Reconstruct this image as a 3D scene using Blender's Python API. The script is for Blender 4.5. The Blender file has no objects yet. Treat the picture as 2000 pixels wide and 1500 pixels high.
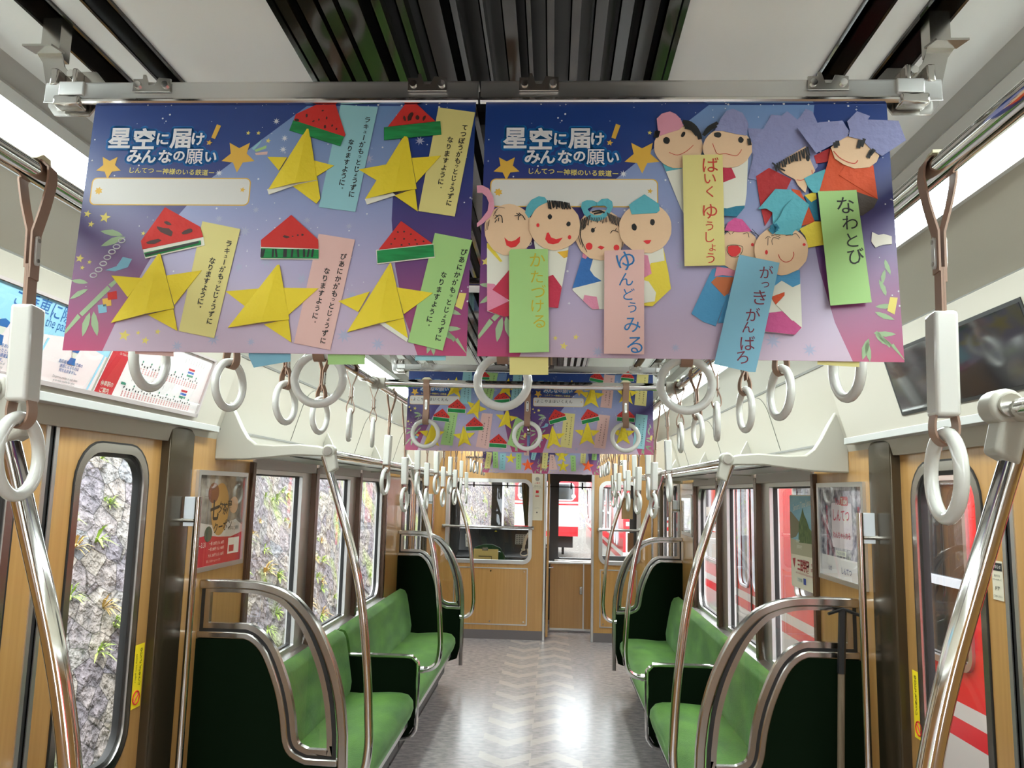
import bpy, math, random
from math import sin, cos, pi, sqrt, radians, atan2, hypot
from mathutils import Vector, Matrix
random.seed(7)
S = bpy.context.scene
COL = S.collection

# ------------------------------------------------------------------ camera
F, CX, CY = 1556.0, 1000.0, 750.0
CAM = Vector((0.105, 0.0, 1.65))
_y = Vector((1078.0-CX, 962.0-CY, F)).normalized()
_u = Vector((sin(0.016), -cos(0.016), 0.0)); _u = (_u - _u.dot(_y)*_y).normalized()
_x = _y.cross(_u)
RIGHT = Vector((_x[0], _y[0], _u[0])); DOWN = Vector((_x[1], _y[1], _u[1])); FWD = Vector((_x[2], _y[2], _u[2]))
cd = bpy.data.cameras.new('camera'); cam = bpy.data.objects.new('camera', cd); COL.objects.link(cam)
cd.sensor_width = 36.0; cd.lens = F/2000*36.0; cd.clip_start = 0.02; cd.clip_end = 400
cam.matrix_world = Matrix(((RIGHT.x, -DOWN.x, -FWD.x, CAM.x), (RIGHT.y, -DOWN.y, -FWD.y, CAM.y), (RIGHT.z, -DOWN.z, -FWD.z, CAM.z), (0, 0, 0, 1)))
S.camera = cam

# ------------------------------------------------------------------ world, exposure
S.view_settings.view_transform = 'Standard'; S.view_settings.look = 'None'
S.view_settings.gamma = 1.0; S.view_settings.use_curve_mapping = False
S.view_settings.exposure = 1.3
w = bpy.data.worlds.new('overcast_sky'); S.world = w; w.use_nodes = True
nt = w.node_tree; nt.nodes.clear()
wo = nt.nodes.new('ShaderNodeOutputWorld'); bg = nt.nodes.new('ShaderNodeBackground')
tc = nt.nodes.new('ShaderNodeTexCoord'); sp = nt.nodes.new('ShaderNodeSeparateXYZ'); rp = nt.nodes.new('ShaderNodeValToRGB')
nt.links.new(tc.outputs['Generated'], sp.inputs[0]); nt.links.new(sp.outputs[2], rp.inputs[0])
rp.color_ramp.elements[0].color = (0.75, 0.82, 0.88, 1); rp.color_ramp.elements[0].position = 0.0
rp.color_ramp.elements[1].color = (0.95, 0.98, 1.0, 1); rp.color_ramp.elements[1].position = 0.7
nt.links.new(rp.outputs[0], bg.inputs[0]); nt.links.new(bg.outputs[0], wo.inputs[0])
SKY = 3.6; PANEL = 9.2
bg.inputs[1].default_value = SKY
sd = bpy.data.lights.new('sun', 'SUN'); sd.energy = 1.0; sd.angle = radians(25); sd.color = (1, 0.97, 0.92)
so = bpy.data.objects.new('sun', sd); COL.objects.link(so); so.rotation_euler = (radians(28), radians(12), 0)

def ray(px, py):
    return RIGHT*((px-CX)/F) + DOWN*((py-CY)/F) + FWD
def U(px, py, ax, v):
    d = ray(px, py); i = 'xyz'.index(ax); t = (v-CAM[i])/d[i]; return CAM + d*t

# ------------------------------------------------------------------ materials
MATS = {}
def mat(name, col, rough=0.5, metal=0.0, spec=0.5, noise=None, bump=None, sheen=0.0, coat=0.0, emit=None, es=0.0, trans=0.0):
    if name in MATS: return MATS[name]
    m = bpy.data.materials.new(name); m.use_nodes = True; MATS[name] = m
    n = m.node_tree.nodes; l = m.node_tree.links; b = n['Principled BSDF']
    b.inputs['Base Color'].default_value = (*col, 1); b.inputs['Roughness'].default_value = rough
    b.inputs['Metallic'].default_value = metal; b.inputs['Specular IOR Level'].default_value = spec
    b.inputs['Sheen Weight'].default_value = sheen; b.inputs['Coat Weight'].default_value = coat
    if sheen:
        b.inputs['Sheen Tint'].default_value = (*[min(1, c*3+.25) for c in col], 1); b.inputs['Sheen Roughness'].default_value = .35
    b.inputs['Coat Roughness'].default_value = 0.08
    if emit: b.inputs['Emission Color'].default_value = (*emit, 1); b.inputs['Emission Strength'].default_value = es
    tcn = None
    if noise or bump:
        tcn = n.new('ShaderNodeTexCoord')
    if noise:   # (scale xyz, amount, detail, col2)
        sc, amt, det, col2 = noise
        mp = n.new('ShaderNodeMapping'); mp.inputs['Scale'].default_value = sc
        t = n.new('ShaderNodeTexNoise'); t.inputs['Scale'].default_value = 1; t.inputs['Detail'].default_value = det
        r = n.new('ShaderNodeValToRGB'); r.color_ramp.elements[0].position = .5-amt; r.color_ramp.elements[1].position = .5+amt
        r.color_ramp.elements[0].color = (*col, 1); r.color_ramp.elements[1].color = (*col2, 1)
        l.new(tcn.outputs['Object'], mp.inputs[0]); l.new(mp.outputs[0], t.inputs[0]); l.new(t.outputs[0], r.inputs[0]); l.new(r.outputs[0], b.inputs['Base Color'])
    if bump:
        sc, st = bump
        mp = n.new('ShaderNodeMapping'); mp.inputs['Scale'].default_value = sc if isinstance(sc, tuple) else (sc, sc, sc)
        t = n.new('ShaderNodeTexNoise'); t.inputs['Scale'].default_value = 1; t.inputs['Detail'].default_value = 3
        bp = n.new('ShaderNodeBump'); bp.inputs['Strength'].default_value = st; bp.inputs['Distance'].default_value = .01
        l.new(tcn.outputs['Object'], mp.inputs[0]); l.new(mp.outputs[0], t.inputs[0]); l.new(t.outputs[0], bp.inputs['Height']); l.new(bp.outputs[0], b.inputs['Normal'])
    return m
def srgb(r, g, b):
    f = lambda c: (c/255/12.92) if c <= 10 else ((c/255+.055)/1.055)**2.4
    return (f(r), f(g), f(b))
def flat(name, rgb, rough=.6):
    return mat(name, srgb(*rgb), rough)
def glassmat(name, tint=(1, 1, 1), refl=1.0):
    m = bpy.data.materials.new(name); m.use_nodes = True; MATS[name] = m
    n = m.node_tree.nodes; l = m.node_tree.links; n.clear()
    o = n.new('ShaderNodeOutputMaterial'); mx = n.new('ShaderNodeMixShader'); t = n.new('ShaderNodeBsdfTransparent'); g = n.new('ShaderNodeBsdfGlossy')
    ge = n.new('ShaderNodeNewGeometry'); dt = n.new('ShaderNodeVectorMath'); dt.operation = 'DOT_PRODUCT'; l.new(ge.outputs['Incoming'], dt.inputs[0]); l.new(ge.outputs['Normal'], dt.inputs[1])
    def q(op, a, v):
        x = n.new('ShaderNodeMath'); x.operation = op; x.inputs[1].default_value = v; x.use_clamp = op in ('MULTIPLY_ADD', 'ADD')
        l.new(a, x.inputs[0]); return x
    ab = n.new('ShaderNodeMath'); ab.operation = 'ABSOLUTE'; l.new(dt.outputs['Value'], ab.inputs[0])
    iv = n.new('ShaderNodeMath'); iv.operation = 'SUBTRACT'; iv.inputs[0].default_value = 1; l.new(ab.outputs[0], iv.inputs[1])
    pw = q('POWER', iv.outputs[0], 5); sc = q('MULTIPLY', pw.outputs[0], .9); fr = q('ADD', sc.outputs[0], .055*refl)
    t.inputs[0].default_value = (*tint, 1); g.inputs['Roughness'].default_value = 0.0; g.inputs[0].default_value = (.95, .95, .95, 1)
    l.new(fr.outputs[0], mx.inputs[0]); l.new(t.outputs[0], mx.inputs[1]); l.new(g.outputs[0], mx.inputs[2]); l.new(mx.outputs[0], o.inputs[0])
    return m

WOOD = mat('lacquered_wood', srgb(188, 146, 88), .28, noise=((55, 55, 1.6), .35, 6, srgb(166, 122, 66)), coat=.5)
WHITE = mat('cream_panel', srgb(174, 168, 154), .38)
CEIL = mat('ceiling_panel', srgb(243, 245, 243), .5)
GREYM = mat('grey_moulding', srgb(176, 176, 172), .4)
RACKG = mat('rack_cream', srgb(172, 168, 156), .35)
STEEL = mat('brushed_steel', (.50, .48, .45), .2, 1.0)
CHROME = mat('polished_steel', (.72, .71, .69), .09, 1.0)
ALU = mat('aluminium', (.66, .66, .65), .35, 1.0)
BLK = mat('black_rubber', (.012, .012, .012), .45)
DUCT = mat('dark_gloss_duct', (.010, .009, .008), .08, coat=.3)
BROWNM = mat('brown_metal', srgb(92, 70, 56), .22, .6)
PILLAR = mat('dark_pillar', srgb(76, 66, 50), .2, .55)
BELT = mat('brown_strap', srgb(146, 114, 94), .5)
RINGM = mat('ivory_plastic', srgb(204, 203, 196), .18, coat=.5)
GREEN = mat('green_velvet', (.018, .080, .004), .8, noise=((6, 3, 8), .2, 4, (.085, .22, .018)), sheen=.7, bump=(160, .25))  # dark and lime noise tones stand in for shading and highlights on the pile
GREEN_SHADED = mat('shaded_green_velvet', (.002, .007, .002), .95, spec=.08, sheen=.03)  # same green velvet; backlight shade and nap are put into this dark colour
GLASS = glassmat('window_glass', (.97, .99, .98))
SMOKE = mat('dark_screen', (.012, .014, .018), .06, coat=1)
SHADE = mat('blind_box', srgb(178, 168, 166), .4)
KICK = mat('dark_kick', srgb(70, 70, 70), .5)
YEL = mat('origami_yellow', srgb(216, 192, 34), .7, bump=(60, .25))
YELW = flat('paper_white', (212, 210, 196))
RED = mat('origami_red', srgb(192, 34, 26), .7, bump=(60, .2))
ORG = mat('origami_orange', srgb(238, 92, 30), .7)
RIND = mat('crayon_green', srgb(10, 110, 52), .75, noise=((30, 30, 200), .12, 4, srgb(16, 130, 66)))
INK = flat('black_ink', (18, 16, 16)); BROWNI = flat('seed_crayon', (62, 22, 14))
TZ = {'blue': flat('strip_blue', (136, 184, 192)), 'yellow': flat('strip_yellow', (206, 194, 122)), 'pink': flat('strip_pink', (208, 168, 160)),
      'green': flat('strip_green', (150, 188, 116)), 'sky': flat('strip_sky', (116, 168, 190))}
SKIN = mat('face_paper', srgb(214, 180, 146), .7, bump=(40, .1))

# ------------------------------------------------------------------ mesh helpers
ORI = {}
class MB:
    def __init__(s): s.v = []; s.f = []; s.mi = []
    def add(s, vs, fs, mi=0):
        o = len(s.v); s.v += [Vector(p) for p in vs]; s.f += [tuple(i+o for i in f) for f in fs]; s.mi += [mi]*len(fs); return s
    def box(s, x0, x1, y0, y1, z0, z1, mi=0):
        vs = [(x, y, z) for x in (x0, x1) for y in (y0, y1) for z in (z0, z1)]
        return s.add(vs, [(0, 1, 3, 2), (4, 6, 7, 5), (0, 4, 5, 1), (2, 3, 7, 6), (0, 2, 6, 4), (1, 5, 7, 3)], mi)
    def quad(s, a, b, c, d, mi=0): return s.add([a, b, c, d], [(0, 1, 2, 3)], mi)
    def prism(s, pts, vec, mi=0):
        n = len(pts); vec = Vector(vec); a = [Vector(p) for p in pts]; b = [p+vec for p in a]
        return s.add(a+b, [tuple(range(n)), tuple(range(2*n-1, n-1, -1))] + [(i, (i+1) % n, n+(i+1) % n, n+i) for i in range(n)], mi)
    def tube(s, path, r, seg=12, closed=False, mi=0, caps=True):
        P = [Vector(p) for p in path]; n = len(P); rs = r if isinstance(r, (list, tuple)) else [r]*n
        T = []
        for i in range(n):
            if closed: t = P[(i+1) % n]-P[i-1]
            else: t = P[min(i+1, n-1)]-P[max(i-1, 0)]
            T.append(t.normalized())
        up = Vector((0, 0, 1)) if abs(T[0].z) < .9 else Vector((1, 0, 0))
        nrm = (up-up.dot(T[0])*T[0]).normalized(); vs = []
        for i in range(n):
            nrm = (nrm-nrm.dot(T[i])*T[i]).normalized(); b = T[i].cross(nrm)
            for k in range(seg):
                a = 2*pi*k/seg; vs.append(P[i]+(nrm*cos(a)+b*sin(a))*rs[i])
        fs = []
        for i in range(n if closed else n-1):
            j = (i+1) % n
            for k in range(seg): fs.append((i*seg+k, i*seg+(k+1) % seg, j*seg+(k+1) % seg, j*seg+k))
        if not closed and caps: fs += [tuple(range(seg-1, -1, -1)), tuple((n-1)*seg+k for k in range(seg))]
        return s.add(vs, fs, mi)
    def torus(s, c, R, r, axis='x', seg=40, rs=12, squash=1.0):
        pts = []
        for k in range(seg):
            a = 2*pi*k/seg; p, q = R*cos(a), R*sin(a)*squash
            pts.append(Vector(c)+(Vector((0, p, q)) if axis == 'x' else Vector((p, 0, q)) if axis == 'y' else Vector((p, q, 0))))
        return s.tube(pts, r, rs, True)
    def ribbon(s, path, wd, y0, y1, mi=0):   # path in xz, flat bar bent along it
        n = len(path); L = []; R = []
        for i in range(n):
            a = Vector(path[max(i-1, 0)]); b = Vector(path[min(i+1, n-1)]); t = (b-a).normalized(); nn = Vector((-t.y, t.x)); p = Vector(path[i])
            L.append(p+nn*wd/2); R.append(p-nn*wd/2)
        vs = []
        for l, r in zip(L, R): vs += [(l.x, y0, l.y), (r.x, y0, r.y), (r.x, y1, r.y), (l.x, y1, l.y)]
        fs = [(0, 1, 2, 3), (4*n-1, 4*n-2, 4*n-3, 4*n-4)]
        for i in range(n-1):
            for k in range(4): fs.append((4*i+k, 4*i+4+k, 4*i+4+(k+1) % 4, 4*i+(k+1) % 4))
        return s.add(vs, fs, mi)
    def build(s, name, m, parent=None, bevel=0, smooth=True, ang=35, segs=2):
        me = bpy.data.meshes.new(name)
        if parent is not None: o = ORI[parent.as_pointer()]
        elif s.v:
            o = Vector(((min(p.x for p in s.v)+max(p.x for p in s.v))/2, (min(p.y for p in s.v)+max(p.y for p in s.v))/2, min(p.z for p in s.v)))
        else: o = Vector((0, 0, 0))
        me.from_pydata([p-o for p in s.v], [], s.f)
        for q in (m if isinstance(m, list) else [m]): me.materials.append(q)
        if isinstance(m, list): me.polygons.foreach_set('material_index', s.mi)
        import bmesh
        bm = bmesh.new(); bm.from_mesh(me); bmesh.ops.recalc_face_normals(bm, faces=bm.faces); bm.to_mesh(me); bm.free()
        if smooth:
            me.polygons.foreach_set('use_smooth', [True]*len(me.polygons)); me.set_sharp_from_angle(angle=radians(ang))
        ob = bpy.data.objects.new(name, me); COL.objects.link(ob)
        if parent is not None: ob.parent = parent
        else: ob.location = o
        ORI[ob.as_pointer()] = o
        if bevel:
            b = ob.modifiers.new('bevel', 'BEVEL'); b.width = bevel; b.segments = segs; b.limit_method = 'ANGLE'; b.angle_limit = radians(40)
        return ob
def plate(outer, holes, fn, t):
    """flat plate with holes; fn maps (u, v, w) to the world, w in 0..t"""
    c = bpy.data.curves.new('p', 'CURVE'); c.dimensions = '2D'; c.fill_mode = 'BOTH'; c.extrude = t/2
    for poly in [outer]+holes:
        sp_ = c.splines.new('POLY'); sp_.points.add(len(poly)-1); sp_.use_cyclic_u = True
        for i, p in enumerate(poly): sp_.points[i].co = (p[0], p[1], 0, 1)
    o = bpy.data.objects.new('p', c); COL.objects.link(o)
    me = bpy.data.meshes.new_from_object(o.evaluated_get(bpy.context.evaluated_depsgraph_get()))
    mb = MB(); mb.add([fn(v.co.x, v.co.y, v.co.z+t/2) for v in me.vertices], [tuple(p.vertices) for p in me.polygons])
    bpy.data.objects.remove(o); bpy.data.curves.remove(c); bpy.data.meshes.remove(me)
    return mb
_fc = bpy.data.curves.new('glyph', 'FONT'); _fc.size = 1; _fc.resolution_u = 3; _fo = bpy.data.objects.new('glyph', _fc); COL.objects.link(_fo)
_gl = {}
def glyph(txt, off=0.0):
    k = (txt, off)
    if k not in _gl:
        _fc.body = txt; _fc.offset = off
        me = bpy.data.meshes.new_from_object(_fo.evaluated_get(bpy.context.evaluated_depsgraph_get()))
        vs = [(v.co.x, v.co.y) for v in me.vertices]
        _gl[k] = (vs, [tuple(p.vertices) for p in me.polygons]); bpy.data.meshes.remove(me)
    return _gl[k]
def rrect(x0, x1, y0, y1, r, n=6):
    pts = []
    for cx, cy, a0 in ((x1-r, y1-r, 0), (x0+r, y1-r, 90), (x0+r, y0+r, 180), (x1-r, y0+r, 270)):
        for k in range(n+1):
            a = radians(a0+90*k/n); pts.append((cx+r*cos(a), cy+r*sin(a)))
    return pts
def spline(pts, n=5):
    P = [Vector(p) for p in pts]; out = []
    for i in range(len(P)-1):
        a = P[max(i-1, 0)]; b = P[i]; c = P[i+1]; d = P[min(i+2, len(P)-1)]
        for k in range(n):
            t = k/n; out.append(.5*((2*b)+(c-a)*t+(2*a-5*b+4*c-d)*t*t+(3*b-a-3*c+d)*t**3))
    out.append(P[-1]); return out
def tag(o, label=None, cat=None, group=None, kind=None):
    if label: o['label'] = label
    if cat: o['category'] = cat
    if group: o['group'] = group
    if kind: o['kind'] = kind
    return o
def thing(name, label, cat, loc=(0, 0, 0), group=None):
    o = bpy.data.objects.new(name, None); COL.objects.link(o); o.location = loc; ORI[o.as_pointer()] = Vector(loc); o.empty_display_size = .05
    return tag(o, label, cat, group)
def struct(o): o['kind'] = 'structure'; return o
def dup(root, loc=None, rot=None, label=None, group=None, scale=None):
    r = root.copy(); COL.objects.link(r)
    if loc is not None: r.location = loc
    if rot is not None: r.rotation_euler = rot
    if scale is not None: r.scale = scale
    if label: r['label'] = label
    if group: r['group'] = group
    for ch in list(root.children):
        c = ch.copy(); COL.objects.link(c); c.parent = r
        for g in list(ch.children):
            d = g.copy(); COL.objects.link(d); d.parent = c
    return r
ORD = ['first', 'second', 'third', 'fourth', 'fifth', 'sixth', 'seventh', 'eighth', 'ninth', 'tenth', 'eleventh', 'twelfth', 'thirteenth', 'fourteenth', 'fifteenth', 'sixteenth', 'seventeenth', 'eighteenth', 'nineteenth', 'twentieth', 'twenty-first', 'twenty-second', 'twenty-third', 'twenty-fourth']

WX = 1.237          # wall faces
Y0, Y1 = -5.6, 9.27  # rear end of what is built, cab bulkhead
CABY = 10.75
# ------------------------------------------------------------------ floor
fm = mat('vinyl_floor', srgb(138, 128, 124), .24)
n = fm.node_tree.nodes; l = fm.node_tree.links; b = n['Principled BSDF']
def M_(op, a, bb=None, clamp=False):
    q = n.new('ShaderNodeMath'); q.operation = op; q.use_clamp = clamp
    for i, x in enumerate((a, bb)):
        if x is None: continue
        if isinstance(x, (int, float)): q.inputs[i].default_value = x
        else: l.new(x, q.inputs[i])
    return q.outputs[0]
g = n.new('ShaderNodeNewGeometry'); sx = n.new('ShaderNodeSeparateXYZ'); l.new(g.outputs['Position'], sx.inputs[0])
X_, Y_ = sx.outputs[0], sx.outputs[1]
al = M_('ABSOLUTE', M_('ADD', X_, .165)); ar = M_('ABSOLUTE', M_('SUBTRACT', X_, .155))
fl = M_('FRACT', M_('DIVIDE', M_('SUBTRACT', Y_, al), .39)); frr = M_('FRACT', M_('ADD', M_('DIVIDE', M_('ADD', Y_, ar), .39), .5))
bl = M_('MULTIPLY', M_('LESS_THAN', al, .165), M_('LESS_THAN', fl, .33)); br = M_('MULTIPLY', M_('LESS_THAN', ar, .165), M_('LESS_THAN', frr, .33))
ch = M_('MAXIMUM', bl, br)
mp = n.new('ShaderNodeMapping'); mp.inputs['Scale'].default_value = (16, 34, 1); l.new(g.outputs['Position'], mp.inputs[0])
t = n.new('ShaderNodeTexNoise'); t.inputs['Scale'].default_value = 1; t.inputs['Detail'].default_value = 4; t.inputs['Roughness'].default_value = .6; l.new(mp.outputs[0], t.inputs[0])
r = n.new('ShaderNodeValToRGB'); r.color_ramp.elements[0].position = .36; r.color_ramp.elements[1].position = .64
r.color_ramp.elements[0].color = (*srgb(134, 127, 130), 1); r.color_ramp.elements[1].color = (*srgb(168, 160, 158), 1); l.new(t.outputs[0], r.inputs[0])
mx = n.new('ShaderNodeMix'); mx.data_type = 'RGBA'; l.new(M_('MULTIPLY', ch, .62), mx.inputs['Factor']); l.new(r.outputs[0], mx.inputs['A']); mx.inputs['B'].default_value = (*srgb(186, 176, 166), 1)
l.new(mx.outputs['Result'], b.inputs['Base Color'])
struct(MB().box(-WX-.06, WX+.06, Y0, CABY, -.06, 0).build('floor', fm))

# ------------------------------------------------------------------ side walls
DOORS = ((1.50, 2.74), (7.36, 8.52))      # clear openings along y
BAY = (3.53, 6.42)
HZ = 1.852
WT, WB = 1.735, .80
for sd_, nm in ((-1, 'left'), (1, 'right')):
    m = MB(); a, bb = sorted((sd_*WX, sd_*(WX+.05)))
    def wb(y0, y1, z0, z1): m.box(a, bb, y0, y1, z0, z1)
    wb(-1.1, 1.31, 0, 1.9); wb(Y0, -4.3, 0, 1.9); wb(-4.3, -1.1, 0, .78); wb(-4.3, -1.1, 1.74, 1.9); wb(2.93, BAY[0], 0, 1.9); wb(BAY[0], BAY[1], 0, WB-.04); wb(BAY[0], BAY[1], WT+.02, 1.9)
    wb(BAY[1], 7.17, 0, 1.9); wb(8.71, Y1, 0, 1.9)
    wl = m.build('wall_'+nm, WOOD); struct(wl)
    m = MB()
    for (d0, d1) in DOORS:                    # dark pillars beside the doors
        for p0, p1, q in ((d0-.19, d0, d0-.05), (d1, d1+.19, d1+.05)):
            m.prism([(sd_*WX*.998, p0, 0), (sd_*(WX+.075), p0, 0), (sd_*(WX+.075), p1, 0), (sd_*(WX-.0), p1, 0), (sd_*(WX-.012), (p0+p1)/2, 0)], (0, 0, HZ))
    pl = m.build('door_pillar', PILLAR, wl, bevel=.004)
    # upper lining
    m = MB(); prof = [(1.245, 1.80), (1.226, 1.872), (1.14, 2.162), (1.10, 2.19), (.915, 2.258), (.915, 2.42), (1.30, 2.42), (1.30, 1.80)]
    m.prism([(sd_*x, Y0, z) for x, z in prof], (0, Y1-Y0, 0))
    up = m.build('upper_panel', WHITE, wl)
    m = MB()
    m.prism([(sd_*1.142, Y0, 2.158), (sd_*1.136, Y0, 2.158), (sd_*1.133, Y0, 2.168), (sd_*1.14, Y0, 2.168)], (0, Y1-Y0, 0))
    m.prism([(sd_*1.240, 3.0, 1.868), (sd_*1.222, 3.0, 1.868), (sd_*1.222, 3.0, 1.876), (sd_*1.24, 3.0, 1.876)], (0, 4.2, 0))
    m.build('panel_groove', mat('groove_grey', srgb(120, 118, 112), .5), wl)
    # seams of the hatch panels
    m = MB()
    def onp(y, z, off=.0015):
        t_ = (z-1.872)/(2.162-1.872); return (sd_*(1.226-(1.226-1.14)*t_-off), y, z)
    for yb in (3.98, 5.3, 6.6):
        pts = [onp(yb, 1.88), onp(yb, 2.05)]+[onp(yb+.12-.12*cos(radians(k*15)), 2.05+.10*sin(radians(k*15))) for k in range(1, 7)]
        m.tube(pts, .0018, 5)
    m.build('panel_seam', mat('seam_line', srgb(110, 108, 100), .6), wl)

struct(MB().box(-1.3, 1.3, Y0-.05, Y0, 0, 2.36).build('wall_rear', WOOD))
# door header boxes
for sd_, nm in ((-1, 'left'), (1, 'right')):
    for (d0, d1) in DOORS:
        a0, a1 = d0-.33, d1+.30
        t_ = thing('door_header', 'cream header over the %s %s sliding door' % ('near' if d0 < 3 else 'far', nm), 'header', (sd_*1.2, (a0+a1)/2, HZ))
        m = MB(); m.prism([(sd_*1.246, a0, 1.858), (sd_*1.198, a0, 1.858), (sd_*1.202, a0, 1.882), (sd_*1.122, a0, 2.158), (sd_*1.16, a0, 2.158)], (0, a1-a0, 0))
        m.build('header_panel', WHITE, t_, bevel=.003)
        m = MB(); m.box(*sorted((sd_*1.2375, sd_*1.192)), a0, a1, HZ, HZ+.024); m.build('header_ledge', GREYM, t_, bevel=.002)
        struct(t_)

# sliding doors
dn = 0
for (d0, d1) in DOORS:
    for sd_, nm in ((-1, 'left'), (1, 'right')):
        dn += 1; xf = sd_*(WX+.03)
        t_ = thing('door_%d' % dn, None, None, (xf, (d0+d1)/2, 0)); struct(t_)
        mid = (d0+d1)/2
        for q0, q1, s_ in ((d0-.02, mid-.012, 1), (mid+.012, d1+.02, -1)):
            if s_ > 0: y0w, y1w = mid-.012-.545, mid-.012-.115
            else: y0w, y1w = mid+.115, mid+.545
            fn = lambda u, v, w_: (xf+sd_*w_, u, v)
            hole = rrect(y0w, y1w, .74, 1.775, .13)
            lf = plate([(q0, .02), (q1, .02), (q1, HZ+.02), (q0, HZ+.02)], [hole], fn, .03).build('door_leaf', WOOD, t_)
            fn2 = lambda u, v, w_: (xf-sd_*.004+sd_*w_, u, v)
            fr_ = plate(hole, [rrect(y0w+.006, y1w-.006, .746, 1.769, .125)], fn2, .02).build('window_seal', BLK, lf)
            fr_ = plate(rrect(y0w+.006, y1w-.006, .746, 1.769, .125), [rrect(y0w+.034, y1w-.034, .774, 1.741, .1)], fn2, .034).build('window_frame', STEEL, lf, bevel=.003)
            plate(rrect(y0w+.034, y1w-.034, .774, 1.741, .1), [rrect(y0w+.046, y1w-.046, .786, 1.729, .09)], lambda u, v, w_: (xf+sd_*(.008+w_), u, v), .022).build('inner_seal', BLK, lf)
            gm = MB(); gm.add([(xf+sd_*.018, u, v) for u, v in rrect(y0w+.02, y1w-.02, .76, 1.755, .11)], [tuple(range(28))]); gm.build('door_glass', GLASS, lf, smooth=False)
            m = MB(); e = q1 if s_ > 0 else q0
            m.box(*sorted((xf-sd_*.003, xf+sd_*.03)), *sorted((e, e-s_*.016)), .02, HZ); m.build('edge_trim', ALU, lf)
        m = MB(); m.box(*sorted((xf+sd_*.003, xf+sd_*.025)), mid-.0125, mid+.0125, .02, HZ); m.build('rubber_edge', BLK, t_)
        m = MB(); m.box(*sorted((xf-sd_*.02, xf+sd_*.05)), d0-.1, d1+.1, 0, .018); m.build('door_sill', STEEL, t_)

# stickers on the door leaves
def writing(items, fn, name, m, parent):
    """items: (text, u, v, size, rot, off, sx); centred glyph groups"""
    mb = MB()
    for (tx, u, v, size, rot, off, sx_) in items:
        vs, fs = glyph(tx, off)
        if not vs: continue
        x0 = min(p[0] for p in vs); x1 = max(p[0] for p in vs); y0_ = min(p[1] for p in vs); y1_ = max(p[1] for p in vs)
        cx, cy = (x0+x1)/2, (y0_+y1_)/2; c, s_ = cos(rot), sin(rot)
        mb.add([fn(u+((p[0]-cx)*c*sx_-(p[1]-cy)*s_)*size, v+((p[0]-cx)*s_*sx_+(p[1]-cy)*c)*size, 0) for p in vs], fs)
    return mb.build(name, m, parent, smooth=False)
YST = flat('sticker_yellow', (250, 226, 40), .35); REDI = flat('sign_red', (205, 30, 34), .4)
for sd_, nm, yy in ((-1, 'left', 2.70), (1, 'right', 2.68)):
    xs = sd_*(WX+.029)
    t_ = thing('warning_sticker', 'yellow finger-trap warning sticker on the near %s door' % nm, 'sticker', (xs, yy, .91), 'door warning stickers')
    MB().prism([(xs, yy-.03, .91), (xs, yy+.03, .91), (xs, yy+.03, 1.115), (xs, yy-.03, 1.115)], (-sd_*.001, 0, 0)).build('sticker_sheet', YST, t_)
    fn = lambda u, v, w_: (xs-sd_*.0016, yy-sd_*u*-1, v) if sd_ < 0 else (xs-sd_*.0016, yy-u, v)
    it = [(c_, -.010, 1.095-.0155*i, .0175, 0, 0.01, 1) for i, c_ in enumerate('ゆびにごちゅうい')]
    it += [('Watch your fingers', .016, 1.04, .012, -pi/2, 0, 1)]
    writing(it, fn, 'warning_lettering', INK, t_)
    m = MB()
    ring = [fn(.002+.021*cos(a*pi/12), .943+.021*sin(a*pi/12), 0) for a in range(24)]
    m.tube(ring, .0024, 6, True); m.tube([fn(-.013, .958, 0), fn(.017, .928, 0)], .0022, 6); m.build('no_touch_mark', REDI, t_)
xs = WX+.029
t_ = thing('door_notice', 'small cream notice plate on the near right door', 'notice', (xs, 2.18, 1.40))
MB().prism([(xs, 2.155, 1.40), (xs, 2.205, 1.40), (xs, 2.205, 1.50), (xs, 2.155, 1.50)], (-.001, 0, 0)).build('notice_sheet', flat('cream_sheet', (205, 198, 176)), t_)
MB().prism([(xs-.001, 2.157, 1.475), (xs-.001, 2.203, 1.475), (xs-.001, 2.203, 1.495), (xs-.001, 2.157, 1.495)], (-.0008, 0, 0)).build('notice_band', INK, t_)
fn = lambda u, v, w_: (xs-.0022, 2.18-u, v)
writing([('お知らせ', 0, 1.485, .010, 0, 0, 1)], fn, 'notice_title', YELW, t_)
writing([('車内では', 0, 1.462, .007, 0, 0, 1), ('マナーを守って', 0, 1.452, .006, 0, 0, 1), ('ドア', 0, 1.43, .012, 0, .02, 1), ('ご注意ください', 0, 1.41, .006, 0, 0, 1)], fn, 'notice_lettering', INK, t_)

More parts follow.
